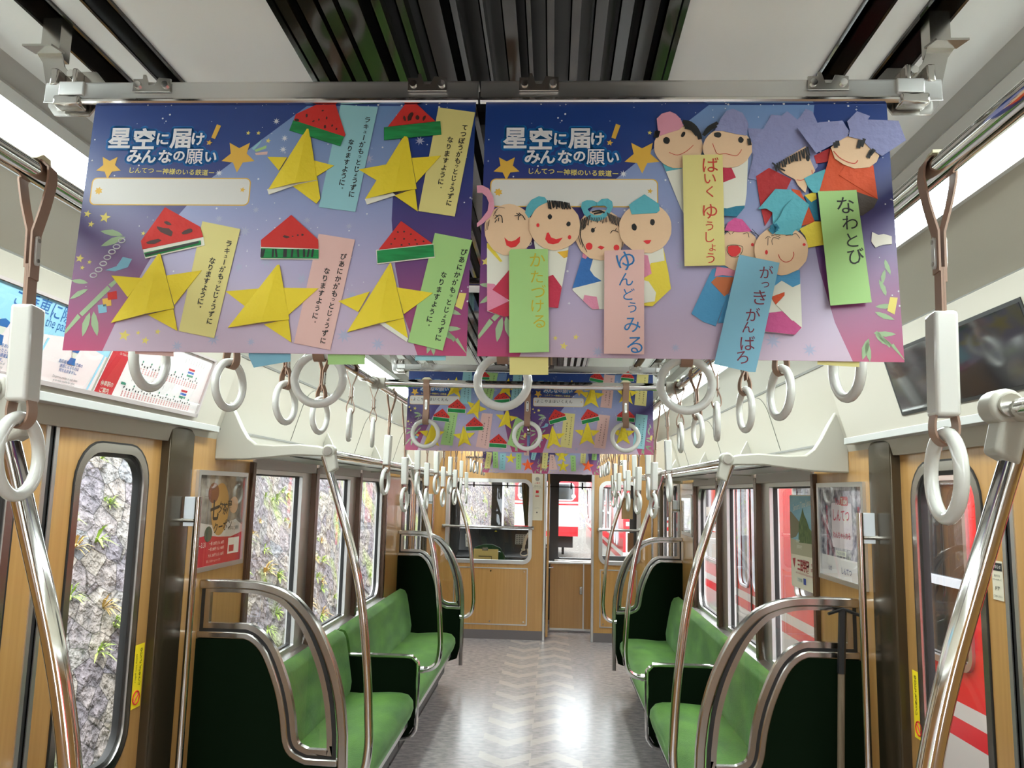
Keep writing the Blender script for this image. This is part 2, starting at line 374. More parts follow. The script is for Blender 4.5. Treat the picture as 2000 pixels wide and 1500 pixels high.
# ------------------------------------------------------------------ side windows of the bay
wn = 0
for sd_, nm in ((-1, 'left'), (1, 'right')):
    edges = [(3.53, 4.46), (4.52, 5.50), (5.56, 6.42)]
    for i, (a0, a1) in enumerate(edges):
        wn += 1; xf = sd_*(WX+.012)
        t_ = struct(thing('window_%d' % wn, None, None, (xf, (a0+a1)/2, WB)))
        fn = lambda u, v, w_: (xf+sd_*w_, u, v)
        r_ = .12 if i == 2 else .006
        def hole_(e):
            x0_, x1_, z0_, z1_ = a0+.006+e, a1-(.16 if i < 2 else .05)-e, WB+.02+e, WT-.03-e
            return rrect(x0_, x1_, z0_, z1_, max(.004, .1-e) if i == 2 else .006)
        plate([(a0, WB-.04), (a1, WB-.04), (a1, WT+.02), (a0, WT+.02)], [hole_(0)], fn, .05).build('window_frame', ALU, t_, bevel=.003)
        plate(hole_(0), [hole_(.008)], lambda u, v, w_: (xf+sd_*(.02+w_), u, v), .02).build('window_seal', BLK, t_)
        hp = hole_(.002); MB().add([(xf+sd_*.03, u, v) for u, v in hp], [tuple(range(len(hp)))]).build('window_pane', GLASS, t_, smooth=False)
        MB().box(*sorted((xf-sd_*.002, xf-sd_*.028)), a0, a1, WT-.01, WT+.055).build('blind_box', SHADE, t_, bevel=.003)
    m = MB()
    for yy in (3.515, 4.49, 5.53, 6.435): m.box(*sorted((sd_*(WX-.018), sd_*(WX+.03))), yy-(.03 if 4 < yy < 6 else .02), yy+(.03 if 4 < yy < 6 else .02), WB-.01, WT+.02)
    struct(m.build('trim_%d' % (1 if sd_ < 0 else 2), BROWNM, bevel=.004))
    m = MB(); m.prism([(sd_*(WX+.03), 3.5, .80), (sd_*(WX-.035), 3.5, .785), (sd_*(WX-.035), 3.5, .745), (sd_*(WX+.03), 3.5, .745)], (0, 2.98, 0))
    struct(m.build('trim_%d' % (3 if sd_ < 0 else 4), ALU, bevel=.003))
for sd_, nm in ((-1, 'left'), (1, 'right')):   # low skirting
    struct(MB().box(*sorted((sd_*(WX-.004), sd_*(WX+.0))), 8.71, Y1, 0, .1).build('baseboard_'+nm, mat('grey_skirting', srgb(104, 98, 98), .5)))

# ------------------------------------------------------------------ ceiling
m = MB(); zc = 2.30
for x0, x1 in ((-.76, -.636), (-.588, -.545), (-.503, -.288), (.276, .503), (.545, .588), (.636, .76)): m.box(x0, x1, Y0, Y1, zc, zc+.02)
m.box(-.93, .93, Y0, Y1, zc+.085, zc+.1)
struct(m.build('ceiling', CEIL))
m = MB()
for x0, x1 in ((-.636, -.588), (-.545, -.503), (.503, .545), (.588, .636)):
    m.box(x0, x0+.004, Y0, Y1, zc-.004, zc+.06); m.box(x1-.004, x1, Y0, Y1, zc-.004, zc+.06); m.box(x0, x1, Y0, Y1, zc+.06, zc+.064)
    m.prism([(x0+.004, Y0, zc-.002), (x0+.013, Y0, zc+.02), (x0+.011, Y0, zc+.022), (x0+.004, Y0, zc+.004)], (0, Y1-Y0, 0))
    m.prism([(x1-.004, Y0, zc-.002), (x1-.015, Y0, zc+.02), (x1-.013, Y0, zc+.022), (x1-.004, Y0, zc+.004)], (0, Y1-Y0, 0))
tag(m.build('air_slot', DUCT), 'four long dark air slots along the white ceiling', 'air vent')
t_ = thing('air_duct', 'wide dark louvred air duct down the middle of the ceiling', 'air vent', (0, 3, 2.3))
m = MB(); m.box(-.288, -.280, Y0, Y1, zc-.006, zc+.08); m.box(.268, .276, Y0, Y1, zc-.006, zc+.08); m.build('duct_side', DUCT, t_)
MB().box(-.288, .276, Y0, Y1, zc+.075, zc+.083).build('duct_back', mat('duct_back_grey', (.035, .035, .035), .3), t_)
m = MB()
for x0_, x1_ in ((-.280, -.262), (-.250, -.226), (-.221, -.200), (-.194, -.166), (-.150, -.136), (-.116, -.104), (-.086, -.056), (-.044, -.034), (-.004, .002), (.026, .046), (.058, .066), (.086, .098), (.120, .134), (.152, .170), (.186, .204), (.216, .238), (.248, .266)):
    m.box(x0_, x1_, Y0, Y1, zc-.003, zc+.001); m.box(x0_, x0_+.002, Y0, Y1, zc-.003, zc+.05)
m.build('louvre_fins', mat('duct_brown_gloss', (.020, .016, .011), .07, coat=.5), t_)
for yy in (.2, 1.45, 2.7, 3.95, 5.2, 6.45, 7.7): MB().box(-.28, .268, yy, yy+.03, zc+.05, zc+.075).build('duct_cross_bar', mat('duct_grey', (.06, .06, .06), .3), t_)

LIT = mat('light_diffuser', (.9, .9, .88), .5, emit=(.89, 1.0, .99), es=PANEL)
for sd_, nm in ((-1, 'left'), (1, 'right')):
    t_ = thing('ceiling_light', 'long glowing white light strip along the %s side of the ceiling' % nm, 'ceiling light', (sd_*.84, 3, 2.25))
    m = MB(); m.prism([(sd_*.742, Y0, 2.305), (sd_*.75, Y0, 2.262), (sd_*.742, Y0, 2.252), (sd_*.77, Y0, 2.249), (sd_*.775, Y0, 2.262), (sd_*.775, Y0, 2.305)], (0, Y1-Y0, 0))
    m.box(*sorted((sd_*.915, sd_*.926)), Y0, Y1, 2.247, 2.262); m.build('light_frame', GREYM, t_)
    m = MB(); m.box(*sorted((sd_*.770, sd_*.918)), Y0, Y1, 2.256, 2.264); m.build('diffuser', LIT, t_)

# ------------------------------------------------------------------ bulkhead and cab
t0 = Y1
fn = lambda u, v, w_: (u, t0+w_, v)
wl_ = rrect(-1.085, -.145, .862, 1.765, .075); wr_ = rrect(.675, 1.09, .88, 1.765, .075)
bk = plate([(-WX-.02, 0), (.03, 0), (.03, 1.98), (.575, 1.98), (.575, 0), (WX+.02, 0), (WX+.02, 2.36), (-WX-.02, 2.36)], [wl_, wr_], fn, .05).build('wall_front', WOOD)
struct(bk)
for nm, h, (a0, a1, b0, b1) in (('window_7', wl_, (-1.085, -.145, .862, 1.765)), ('window_8', wr_, (.675, 1.09, .88, 1.765))):
    t_ = struct(thing(nm, None, None, ((a0+a1)/2, Y1, b0)))
    plate(rrect(a0-.03, a1+.03, b0-.03, b1+.03, .1), [rrect(a0+.012, a1-.012, b0+.012, b1-.012, .065)], lambda u, v, w_: (u, t0-.012+w_, v), .04).build('window_frame', ALU, t_, bevel=.005)
    MB().add([(u, t0+.02, v) for u, v in h], [tuple(range(len(h)))]).build('window_pane', GLASS, t_, smooth=False)
m = MB()
for x0, x1 in ((.018, .045), (.562, .592)): m.box(x0, x1, Y1-.015, Y1+.06, 0, 1.99)
m.box(.018, .592, Y1-.015, Y1+.06, 1.96, 1.99)
struct(m.build('trim_5', ALU, bevel=.004))
struct(MB().box(-1.0, .018, Y1-.006, Y1, 0, .1).build('baseboard_front', MATS['grey_skirting']))
struct(MB().box(.592, 1.1, Y1-.006, Y1, 0, .1).build('trim_6', MATS['grey_skirting']))
def access_panel(x0, x1, z0, z1, label):
    t_ = thing('access_panel', label, 'panel', ((x0+x1)/2, Y1, z0))
    plate([(x0, z0), (x1, z0), (x1, z1), (x0, z1)], [[(x0+.012, z0+.012), (x1-.012, z0+.012), (x1-.012, z1-.012), (x0+.012, z1-.012)]], lambda u, v, w_: (u, Y1-.008+w_, v), .008).build('panel_edge', ALU, t_)
    MB().box(x0+.012, x1-.012, Y1-.004, Y1, z0+.012, z1-.012).build('panel_board', WOOD, t_)
    for xx in (x0+.04, (x0+x1)/2, x1-.04):
        for zz in (z0+.04, z1-.04):
            if xx == (x0+x1)/2 and x1-x0 < .6: continue
            m = MB(); m.tube([(xx, Y1-.011, zz), (xx, Y1-.004, zz)], .008, 10); m.build('screw', CHROME, t_)
access_panel(-1.0, -.155, .155, .79, 'large wooden access panel under the left cab window')
access_panel(.66, 1.08, .16, .80, 'narrow wooden access panel under the right cab window')

t_ = thing('rail_guard', 'steel bar across the left cab window', 'rail', (-.63, Y1-.06, 1.24))
m = MB(); m.tube([(-1.14, Y1-.05, 1.245), (-.10, Y1-.05, 1.245)], .016, 12); m.build('bar', STEEL, t_)
for xx in (-1.13, -.11): MB().box(xx-.02, xx+.02, Y1-.06, Y1, 1.225, 1.265).build('bar_mount', STEEL, t_, bevel=.004)
t_ = thing('rail_guard', 'steel bar across the right cab window', 'rail', (.88, Y1-.06, 1.24))
m = MB(); m.tube([(.64, Y1-.05, 1.245), (1.12, Y1-.05, 1.245)], .016, 12); m.build('bar', STEEL, t_)
for xx in (.65, 1.11): MB().box(xx-.02, xx+.02, Y1-.06, Y1, 1.225, 1.265).build('bar_mount', STEEL, t_, bevel=.004)
t_ = thing('notice_plate', 'tall cream notice plate between the left cab window and the doorway', 'notice', (-.05, Y1, 1.35))
MB().box(-.128, 0.0, Y1-.006, Y1, 1.33, 1.90).build('plate_board', flat('plate_cream', (214, 206, 184)), t_)
fn = lambda u, v, w_: (-.064+u, Y1-.0075, v)
m = MB(); m.tube([(-.064, Y1-.0075, 1.80), (-.064, Y1-.0065, 1.80)], .024, 20); m.build('round_emblem', flat('emblem_grey', (150, 142, 130)), t_)
writing([('ご案内', 0, 1.755, .022, 0, 0, 1)], fn, 'notice_title', REDI, t_)
writing([('運転室には', 0, 1.72, .015, 0, 0, 1), ('入らないでください', 0, 1.70, .012, 0, 0, 1), ('しんてつ', 0, 1.47, .014, 0, 0, 1), ('■', 0, 1.42, .02, 0, 0, 1)], fn, 'notice_lettering', flat('notice_ink', (90, 84, 76)), t_)
MB().box(-.08, -.048, Y1-.0075, Y1-.006, 1.64, 1.67).build('red_mark', REDI, t_); MB().box(-.086, -.042, Y1-.0075, Y1-.006, 1.60, 1.612).build('red_band', REDI, t_)
t_ = thing('number_plate', 'small white car number plate high on the right of the bulkhead', 'sign', (.91, Y1, 1.98))
MB().box(.86, .96, Y1-.006, Y1, 1.975, 2.035).build('plate_board', flat('plate_white', (226, 222, 206)), t_)
writing([('65', .91, 2.005, .06, 0, .02, 1.2)], lambda u, v, w_: (u, Y1-.0075, v), 'number_lettering', INK, t_)
t_ = thing('hook_rail', 'small dark hook rail high on the left of the bulkhead', 'hook', (-.78, Y1, 2.03))
MB().box(-.9, -.66, Y1-.012, Y1, 2.03, 2.045).build('rail_bar', BLK, t_)
for xx in (-.86, -.78, -.70): MB().tube([(xx, Y1-.01, 2.04), (xx, Y1-.04, 2.03), (xx, Y1-.04, 2.055)], .005, 6).build('hook', BLK, t_)

# open cab door: leaf folded back into the cab, glass above
t_ = struct(thing('door_5', None, None, (.05, Y1+.35, 0)))
fn = lambda u, v, w_: (.055+w_, u, v)
plate([(Y1+.05, .03), (Y1+.62, .03), (Y1+.62, 1.93), (Y1+.05, 1.93)], [rrect(Y1+.1, Y1+.57, .9, 1.82, .06)], fn, .025).build('door_leaf', WOOD, t_)
hp = rrect(Y1+.1, Y1+.57, .9, 1.82, .06); MB().add([(.065, u, v) for u, v in hp], [tuple(range(len(hp)))]).build('door_glass', GLASS, t_, smooth=False)
m = MB(); m.tube([(.08, Y1+.07, .80), (.125, Y1+.07, .80), (.125, Y1+.15, .80)], .009, 8); m.build('door_handle', CHROME, t_)
# inner cabinet wall of the cab entrance
t_ = thing('cab_cabinet', 'low wooden cabinet seen through the open cab doorway', 'cabinet', (.38, Y1+.6, 0))
MB().box(.10, .50, Y1+.62, Y1+.66, .04, .80).build('body', WOOD, t_)
MB().box(.505, .62, Y1+.61, Y1+.66, .04, .80).build('door', WOOD, t_)
m = MB(); m.box(.495, .51, Y1+.60, Y1+.66, .04, .80); m.box(.10, .62, Y1+.60, Y1+.66, .02, .04); m.box(.08, .64, Y1+.59, Y1+.68, .80, .82); m.build('metal_edging', ALU, t_)
for xx in (.455, .53): MB().box(xx, xx+.035, Y1+.612, Y1+.622, .44, .53).build('recessed_handle', STEEL, t_, bevel=.004)

# cab shell
m = MB()
for sd_ in (-1, 1):
    a, bb = sorted((sd_*WX, sd_*(WX+.05))); m.box(a, bb, Y1+.05, CABY, 0, .9); m.box(a, bb, Y1+.05, Y1+.35, .9, 2.3); m.box(a, bb, Y1+1.0, CABY, .9, 2.3); m.box(a, bb, Y1+.35, Y1+1.0, 1.75, 2.3)
struct(m.build('wall_cab', mat('cab_grey', srgb(150, 140, 120), .5)))
struct(MB().box(-WX, WX, Y1+.05, CABY, 2.0, 2.05).build('ceiling_cab', mat('cab_dark', srgb(50, 40, 32), .6)))
CZ = CABY
fn = lambda u, v, w_: (u, CZ+w_, v)
plate([(-1.3, -.3), (1.3, -.3), (1.3, 2.35), (-1.3, 2.35)], [rrect(-1.12, -.70, .93, 1.80, .04), rrect(-.56, .08, .93, 1.80, .04), rrect(.2, .66, .80, 1.80, .03), rrect(.72, 1.14, .84, 1.80, .04)], fn, .06).build('wall_windscreen', mat('cab_front_grey', srgb(88, 90, 92), .5))
struct(bpy.data.objects['wall_windscreen'])
for i, (a0, a1, b0, b1) in enumerate(((-1.12, -.70, .93, 1.80), (-.56, .08, .93, 1.80), (.2, .66, .80, 1.80), (.72, 1.14, .84, 1.80))):
    MB().quad((a0, CZ+.03, b0), (a1, CZ+.03, b0), (a1, CZ+.03, b1), (a0, CZ+.03, b1)).build('windscreen_pane', GLASS, bpy.data.objects['wall_windscreen'], smooth=False)
m = MB(); m.box(-1.1, 1.12, CZ-.03, CZ-.015, 1.72, 1.735)
for xx in (-.95, -.5, -.2, .35, .5, .9): m.box(xx, xx+.02, CZ-.03, CZ-.012, 1.70, 1.79)
tag(m.build('sunshade_rail', BLK), 'thin black sunshade rail across the top of the windscreen', 'rail')
tag(MB().box(.15, 1.15, CZ-.2, CZ, .74, .78).build('windscreen_shelf', flat('shelf_white', (220, 216, 205), .4), bevel=.006), 'pale shelf below the right windscreen', 'shelf')
# console
t_ = thing('driver_console', 'black driver control desk under the left windscreen', 'control desk', (-.6, CZ-.3, 0))
m = MB(); m.prism([(-1.1, CZ-.5, .3), (-1.1, CZ-.5, .83), (-1.1, CZ-.28, .88), (-1.1, CZ-.16, 1.16), (-1.1, CZ-.01, 1.16), (-1.1, CZ-.01, .3)], (1.08, 0, 0)); m.build('desk_body', mat('console_black', (.018, .02, .022), .35), t_, bevel=.01)
m = MB(); m.prism([(-.36, CZ-.235, .97), (-.22, CZ-.235, .97), (-.22, CZ-.19, 1.10), (-.36, CZ-.19, 1.10)], (0, -.006, 0)); m.build('switch_panel', flat('switch_white', (214, 214, 208)), t_)
m = MB()
for i in range(4):
    for j in range(5): m.box(-.35+i*.033, -.328+i*.033, CZ-.25+j*.009, CZ-.24+j*.009, .982+j*.024, .998+j*.024)
m.build('switch_keys', flat('switch_grey', (120, 120, 116)), t_)
m = MB(); m.prism([(-1.0, CZ-.262, .93), (-.94, CZ-.262, .93), (-.965, CZ-.194, 1.09), (-1.02, CZ-.194, 1.09)], (0, -.010, 0)); m.build('name_slip', flat('slip_white', (205, 202, 192)), t_)
writing([('車', -.985, 1.055, .035, .1, 0, 1), ('中', -.98, 1.0, .035, .1, 0, 1), ('合', -.97, .955, .03, .1, 0, 1)], lambda u, v, w_: (u, CZ-.2745+(v-.93)*.425, v), 'slip_lettering', INK, t_)
MB().box(-.72, -.64, CZ-.17, CZ-.165, 1.09, 1.10).build('maker_plate', flat('slip_white', (205, 202, 192)), t_)
m = MB(); m.tube([(-.62, CZ-.175, 1.125), (-.62, CZ-.165, 1.125)], .016, 14); m.build('yellow_button', flat('button_yellow', (220, 210, 60)), t_)
for xx in (-.78, -.66):
    m = MB(); m.tube([(xx, CZ-.40, .86), (xx, CZ-.40, .93)], .035, 16); m.build('gauge_knob', STEEL, t_)
t_ = thing('driver_chair', 'green driver seat with a pale board hung on its back', 'seat', (-.68, CZ-.85, 0))
m = MB(); m.prism([(-.90, CZ-.80, .55), (-.90, CZ-.80, .86), (-.83, CZ-.80, .965), (-.72, CZ-.80, 1.0), (-.62, CZ-.80, 1.0), (-.52, CZ-.80, .96), (-.46, CZ-.80, .86), (-.46, CZ-.80, .55)], (0, .08, 0)); m.build('seat_back', mat('seat_dark_green', (.01, .05, .012), .8), t_, bevel=.02)
m = MB(); m.box(-.92, -.44, CZ-.72, CZ-.52, .48, .56); m.build('seat_cushion', MATS['seat_dark_green'], t_, bevel=.03)
MB().tube([(-.68, CZ-.63, 0), (-.68, CZ-.63, .48)], .05, 12).build('seat_post', STEEL, t_)
MB().box(-.84, -.54, CZ-.835, CZ-.805, .70, .945).build('board', flat('board_tan', (208, 184, 112)), t_, bevel=.004)
MB().box(-.735, -.665, CZ-.845, CZ-.80, .93, .965).build('clip', STEEL, t_)
m = MB(); m.tube([(-.78, CZ-.84, .86), (-.62, CZ-.84, .86)], .004, 6); m.tube([(-.62, CZ-.84, .86), (-.62, CZ-.84, .78)], .003, 6); m.build('board_hook', INK, t_)
t_ = thing('cab_telephone', 'cream telephone handset on a hook beside the control desk', 'telephone', (-0.230, CZ-.55, .9))
m = MB(); m.tube(spline([(-0.245, CZ-.5, .93), (-0.235, CZ-.55, 1.0), (-0.210, CZ-.55, 1.08), (-0.180, CZ-.5, 1.12)]), [.028]+[.018]*14+[.026], 10); m.build('handset', flat('phone_cream', (222, 214, 192), .3), t_)
m = MB(); m.tube(spline([(-0.240, CZ-.5, .94), (-0.280, CZ-.5, .88), (-0.250, CZ-.5, .85), (-0.190, CZ-.5, .87), (-0.195, CZ-.5, .94)]), .008, 8); m.build('cord', MATS['phone_cream'], t_)
t_ = thing('cab_curtain', 'dark green curtain gathered at the right edge of the left cab window', 'curtain', (-.2, Y1+.1, 1.2))
m = MB(); P = []
for i in range(13):
    P.append([(-.25+.09*i/12+(.05*(1-j/8)**0)*0, Y1+.09+.012*sin(i*2.2), 1.76-.5*j/8) for j in range(9)])
vs = []; 
for i in range(13):
    for j in range(9):
        x, y, z = P[i][j]; k = j/8; x = -.165+(x+.165)*(1-.55*k**1.3)+.0; vs.append((x, y, z))
m.add(vs, [(i*9+j, i*9+j+1, (i+1)*9+j+1, (i+1)*9+j) for i in range(12) for j in range(8)]); m.build('curtain_cloth', mat('curtain_olive', srgb(70, 74, 54), .8), t_)
t_ = thing('cab_shade_board', 'tan board hanging behind the right cab window', 'board', (.96, Y1+.3, 1.3))
MB().box(.93, 1.06, Y1+.3, Y1+.31, 1.36, 1.60).build('board', flat('shade_tan', (176, 142, 92)), t_); MB().box(1.0, 1.07, Y1+.3, Y1+.31, .98, 1.2).build('lower_board', flat('shade_brown', (134, 92, 60)), t_)
MB().tube([(.96, Y1+.3, 1.6), (.96, Y1+.3, 1.99)], .012, 8).build('hanger', BLK, t_)

# ------------------------------------------------------------------ seat end partitions
OUT = [(-1.237, 1.285), (-1.19, 1.287), (-1.058, 1.287), (-.982, 1.278), (-.906, 1.250), (-.854, 1.208), (-.801, 1.144), (-.755, 1.060), (-.717, .967), (-.688, .859), (-.672, .74), (-.668, .631)]
INN = [(-1.237, 1.085), (-1.05, 1.085), (-1.01, 1.067), (-.965, 1.016), (-.915, .905), (-.887, .804), (-.872, .714), (-.846, .668), (-.791, .642), (-.672, .640)]
def off_poly(pts, d):
    n = len(pts); A = sum(pts[i][0]*pts[(i+1) % n][1]-pts[(i+1) % n][0]*pts[i][1] for i in range(n)); sg = 1 if A > 0 else -1; out = []
    for i in range(n):
        a = Vector(pts[i-1]); b_ = Vector(pts[i]); c = Vector(pts[(i+1) % n]); e1 = (b_-a).normalized(); e2 = (c-b_).normalized()
        n1 = Vector((-e1.y, e1.x))*sg; n2 = Vector((-e2.y, e2.x))*sg; k = n1+n2; k = k/max(.35, k.length_squared/2) if k.length > 1e-6 else n1
        out.append(tuple(b_+k*d))
    return out
so_ = [tuple(p) for p in spline(OUT[1:-1], 3)]; si_ = [tuple(p) for p in spline(INN[1:-1], 3)]
so_ = [OUT[0]]+so_+[OUT[-1]]; si_ = [INN[0]]+si_+[INN[-1]]
def partition(side, y, label, near_dir):
    """near_dir: +1 when the bench is on the +y side"""
    X = lambda x: side*-x if side > 0 else x
    t_ = thing('seat_partition', label, 'partition', (side*.95, y, 0))
    mp_ = lambda pts: [(-x if side > 0 else x, z) for x, z in pts]
    ya, yb = y-.018, y+.018
    m = MB(); m.ribbon(mp_(off_poly_line(so_, .014))+mp_([(-.655, .35), (-.655, .16)]), .034, ya, yb); m.build('outer_tube', STEEL, t_, bevel=.006)
    glz = so_[:-1]+[(-.668, .66)]+si_[::-1]
    gi = off_poly(glz, .024); gj = off_poly(glz, .044)
    fn = lambda u, v, w_: ((-u if side > 0 else u), y-.012+w_, v)
    plate(gi, [gj], fn, .024).build('inner_frame', STEEL, t_, bevel=.003)
    plate(off_poly(glz, .010), [gi], fn, .014).build('frame_seal', BLK, t_)
    MB().add([((-u if side > 0 else u), y, v) for u, v in gj], [tuple(range(len(gj)))]).build('partition_glass', GLASS, t_, smooth=False)
    m = MB(); m.ribbon(mp_(si_), .026, ya+.002, yb-.002); m.build('lower_tube', STEEL, t_, bevel=.005)
    low = si_[1:]+[(-.672, .30), (-.69, .22), (-.80, .18), (-1.237, .18)]
    low = [(-1.237, 1.07)]+[(a, b_-.012) for a, b_ in low[:-4]]+low[-4:]
    plate(low, [], lambda u, v, w_: ((-u if side > 0 else u), y-.014+w_, v), .028).build('felt_panel', GREEN_SHADED, t_, bevel=.004)
    return t_
def off_poly_line(p, d):
    out = []
    for i in range(len(p)):
        a = Vector(p[max(i-1, 0)]); b_ = Vector(p[min(i+1, len(p)-1)]); t = (b_-a).normalized(); out.append((p[i][0]-t.y*d*-1*-1, p[i][1]+t.x*d*-1))
    return out
PY = (1.19, 3.08, 7.08)
for y, wd in ((3.08, 'near'), (7.08, 'far')):
    for sd_, nm in ((-1, 'left'), (1, 'right')):
        partition(sd_, y, 'steel-framed seat partition with shade-darkened green lower panel at the %s end of the %s bench' % (wd, nm), 1)

# ------------------------------------------------------------------ benches
def prism_y(m, prof, y0, y1, sd): m.prism([(sd*x, y0, z) for x, z in prof], (0, y1-y0, 0))
for sd_, nm in ((-1, 'left'), (1, 'right')):
    for i, (a0, a1) in enumerate(((3.10, 4.985), (5.015, 7.06))):
        wd = ('near', 'far')[i]
        t_ = thing('bench_seat', 'bright green velvet bench, %s section on the %s side' % (wd, nm), 'bench', (sd_*.95, (a0+a1)/2, .2), 'green bench sections')
        def soft(prof, y0, y1, name, nseg, dip):
            m = MB(); k = int((y1-y0)/.055); n_ = len(prof); vs = []
            cxp = sum(p[0] for p in prof)/n_; czp = sum(p[1] for p in prof)/n_
            for j in range(k+1):
                f_ = j/k; yy = y0+(y1-y0)*f_
                e = min(j, k-j)*.055; sh = 1-.10*max(0, 1-e/.06)**2
                wv = dip*cos(2*pi*nseg*f_)
                for (x, z) in prof:
                    hh = wv if (name == 'seat_cushion' and z > .38) or (name != 'seat_cushion' and x > -1.12) else 0
                    px_, pz_ = cxp+(x-cxp)*sh, czp+(z-czp)*sh
                    if name == 'seat_cushion': pz_ += hh
                    else: px_ += hh
                    vs.append((-sd_*px_, yy, pz_))
            fs = [(j*n_+q, j*n_+(q+1) % n_, (j+1)*n_+(q+1) % n_, (j+1)*n_+q) for j in range(k) for q in range(n_)]
            fs += [tuple(range(n_)), tuple(k*n_+q for q in range(n_-1, -1, -1))]
            m.add(vs, fs); return m.build(name, GREEN, t_, ang=50)
        soft([(-1.16, .30), (-1.16, .43), (-1.05, .425), (-.95, .432), (-.85, .438), (-.77, .436), (-.725, .425), (-.700, .398), (-.696, .36), (-.712, .31), (-.74, .275), (-.80, .265)], a0+.01, a1-.01, 'seat_cushion', 4, .003)
        soft([(-1.225, .42), (-1.225, .74), (-1.215, .782), (-1.19, .800), (-1.155, .79), (-1.135, .755), (-1.118, .66), (-1.10, .56), (-1.085, .47), (-1.09, .42)], a0+.01, a1-.01, 'backrest', 4, .003)
        MB().box(*sorted((sd_*.752, sd_*.74)), a0, a1, .235, .272).build('front_trim', ALU, t_, bevel=.002)
        MB().box(*sorted((sd_*1.22, sd_*.79)), a0, a1, .10, .265).build('under_seat_box', KICK, t_, bevel=.01)
        MB().box(*sorted((sd_*1.22, sd_*.84)), a0, a1, .0, .10).build('plinth', mat('plinth_dark', (.03, .03, .03), .6), t_)
    t_ = thing('armrest', 'shade-darkened green armrest panel with steel rim dividing the %s bench' % nm, 'armrest', (sd_*.9, 5.0, .2))
    pth = [(-1.13, .640), (-.76, .640), (-.725, .632), (-.700, .61), (-.692, .575), (-.692, .26), (-.70, .21), (-.73, .175), (-.79, .16)]
    pts = [(sd_*-x if sd_ > 0 else x, 5.0, z) for x, z in [tuple(q) for q in spline(pth, 3)]]
    MB().tube(pts, .014, 10).build('rim_tube', CHROME, t_)
    pp = [(-1.15, .634), (-.76, .634), (-.71, .61), (-.697, .57), (-.697, .25), (-.74, .18), (-1.15, .18)]
    m = MB(); m.prism([((-x if sd_ > 0 else x), 4.99, z) for x, z in pp], (0, .02, 0)); m.build('felt_panel', GREEN_SHADED, t_, bevel=.003)

# ------------------------------------------------------------------ luggage racks
BR = [(-1.205, 2.0), (-1.165, 1.937), (-1.135, 1.88), (-1.108, 1.839), (-1.077, 1.815), (-1.002, 1.812), (-.898, 1.818), (-.823, 1.812), (-.775, 1.800), (-.76, 1.782), (-.775, 1.766), (-.812, 1.771), (-.916, 1.773), (-.999, 1.763), (-1.107, 1.752), (-1.240, 1.750), (-1.240, 1.95)]
def rack(side, y0, y1, label, fins):
    t_ = thing('luggage_rack', label, 'luggage rack', (side*1.0, (y0+y1)/2, 1.75))
    for yy in (y0, y1-.03):
        m = MB(); m.prism([(-x*side if side < 0 else -x, 0, z) for x, z in BR] if False else [((-x if side > 0 else x), yy, z) for x, z in BR], (0, .03, 0)); m.build('end_bracket', RACKG, t_, bevel=.006)
    for yy in fins:
        m = MB(); m.prism([((-x if side > 0 else x), yy, z) for x, z in [(-1.215, 1.995), (-1.17, 1.91), (-1.12, 1.80), (-1.0, 1.775), (-1.22, 1.765)]], (0, .012, 0)); m.build('support_fin', RACKG, t_, bevel=.003)
    m = MB()
    for xx in (-.775,): m.tube([((-xx if side > 0 else xx), y0+.02, 1.785), ((-xx if side > 0 else xx), y1-.02, 1.785)], .013, 12)
    m.build('front_rail', CHROME, t_)
    m = MB(); m.tube([(side*.83, y0+.02, 1.792), (side*.83, y1-.02, 1.792)], .008, 10); m.tube([(side*.89, y0+.02, 1.790), (side*.89, y1-.02, 1.790)], .008, 10); m.build('rack_rod', CHROME, t_)
    m = MB(); m.box(*sorted((side*1.215, side*.92)), y0+.02, y1-.02, 1.774, 1.784)
    yy = y0+.3
    m.build('rack_shelf', mat('rack_grey', srgb(190, 192, 190), .35, .3), t_)
    m = MB(); yy = y0+.15
    while yy < y1-.2:
        for k in range(16): m.box(*sorted((side*.985, side*.955)), yy+k*.035, yy+k*.035+.018, 1.7725, 1.7745)
        yy += .68
    m.build('vent_slots', BLK, t_)
    return t_
for sd_, nm in ((-1, 'left'), (1, 'right')):
    rack(sd_, 3.12, 7.07, 'cream luggage rack with steel rails above the %s bench' % nm, (4.55, 5.8))
t_ = rack(1, -4.3, 1.19, 'end of the cream luggage rack at the right edge, nearest the camera', ())
t_ = rack(-1, -4.3, 1.19, 'luggage rack behind the near left door, nearest the camera', ())

# ------------------------------------------------------------------ curved grab poles
NP = [(-.782, 1.77), (-.757, 1.704), (-.716, 1.586), (-.657, 1.411), (-.620, 1.268), (-.595, 1.116), (-.575, .948), (-.564, .801), (-.560, .70), (-.575, .61), (-.62, .572), (-.668, .565)]
def pole(side, y, label, mir=False, r=.0165, cast=True):
    t_ = thing('grab_pole', label, 'grab pole', (side*.78, y, 1.78))
    sh = .016 if y < 2 else 0
    pts = [((-p[0] if side > 0 else p[0])+sh, y, p[1]) for p in spline(NP, 5)]
    MB().tube(pts, r, 14).build('pole_tube', CHROME, t_)
    m = MB(); s_ = side
    m.tube([(s_*.765, y-.022, 1.79), (s_*.765, y+.022, 1.79)], .026, 16)
    m.prism([(s_*.79+sh, y-.02, 1.80), (s_*.745+sh, y-.02, 1.795), (s_*.727+sh, y-.02, 1.722), (s_*.762+sh, y-.02, 1.702)], (0, .04, 0)); m.build('joint_casting', RACKG, t_, bevel=.007, segs=3)
    m = MB(); m.tube([(s_*.765, y-.030, 1.79), (s_*.765, y-.021, 1.79)], .017, 16); m.build('joint_cap', STEEL, t_)
    m = MB(); m.tube([(s_*.655, y, .565), (s_*.675, y, .565)], .022, 12); m.build('foot_collar', CHROME, t_)
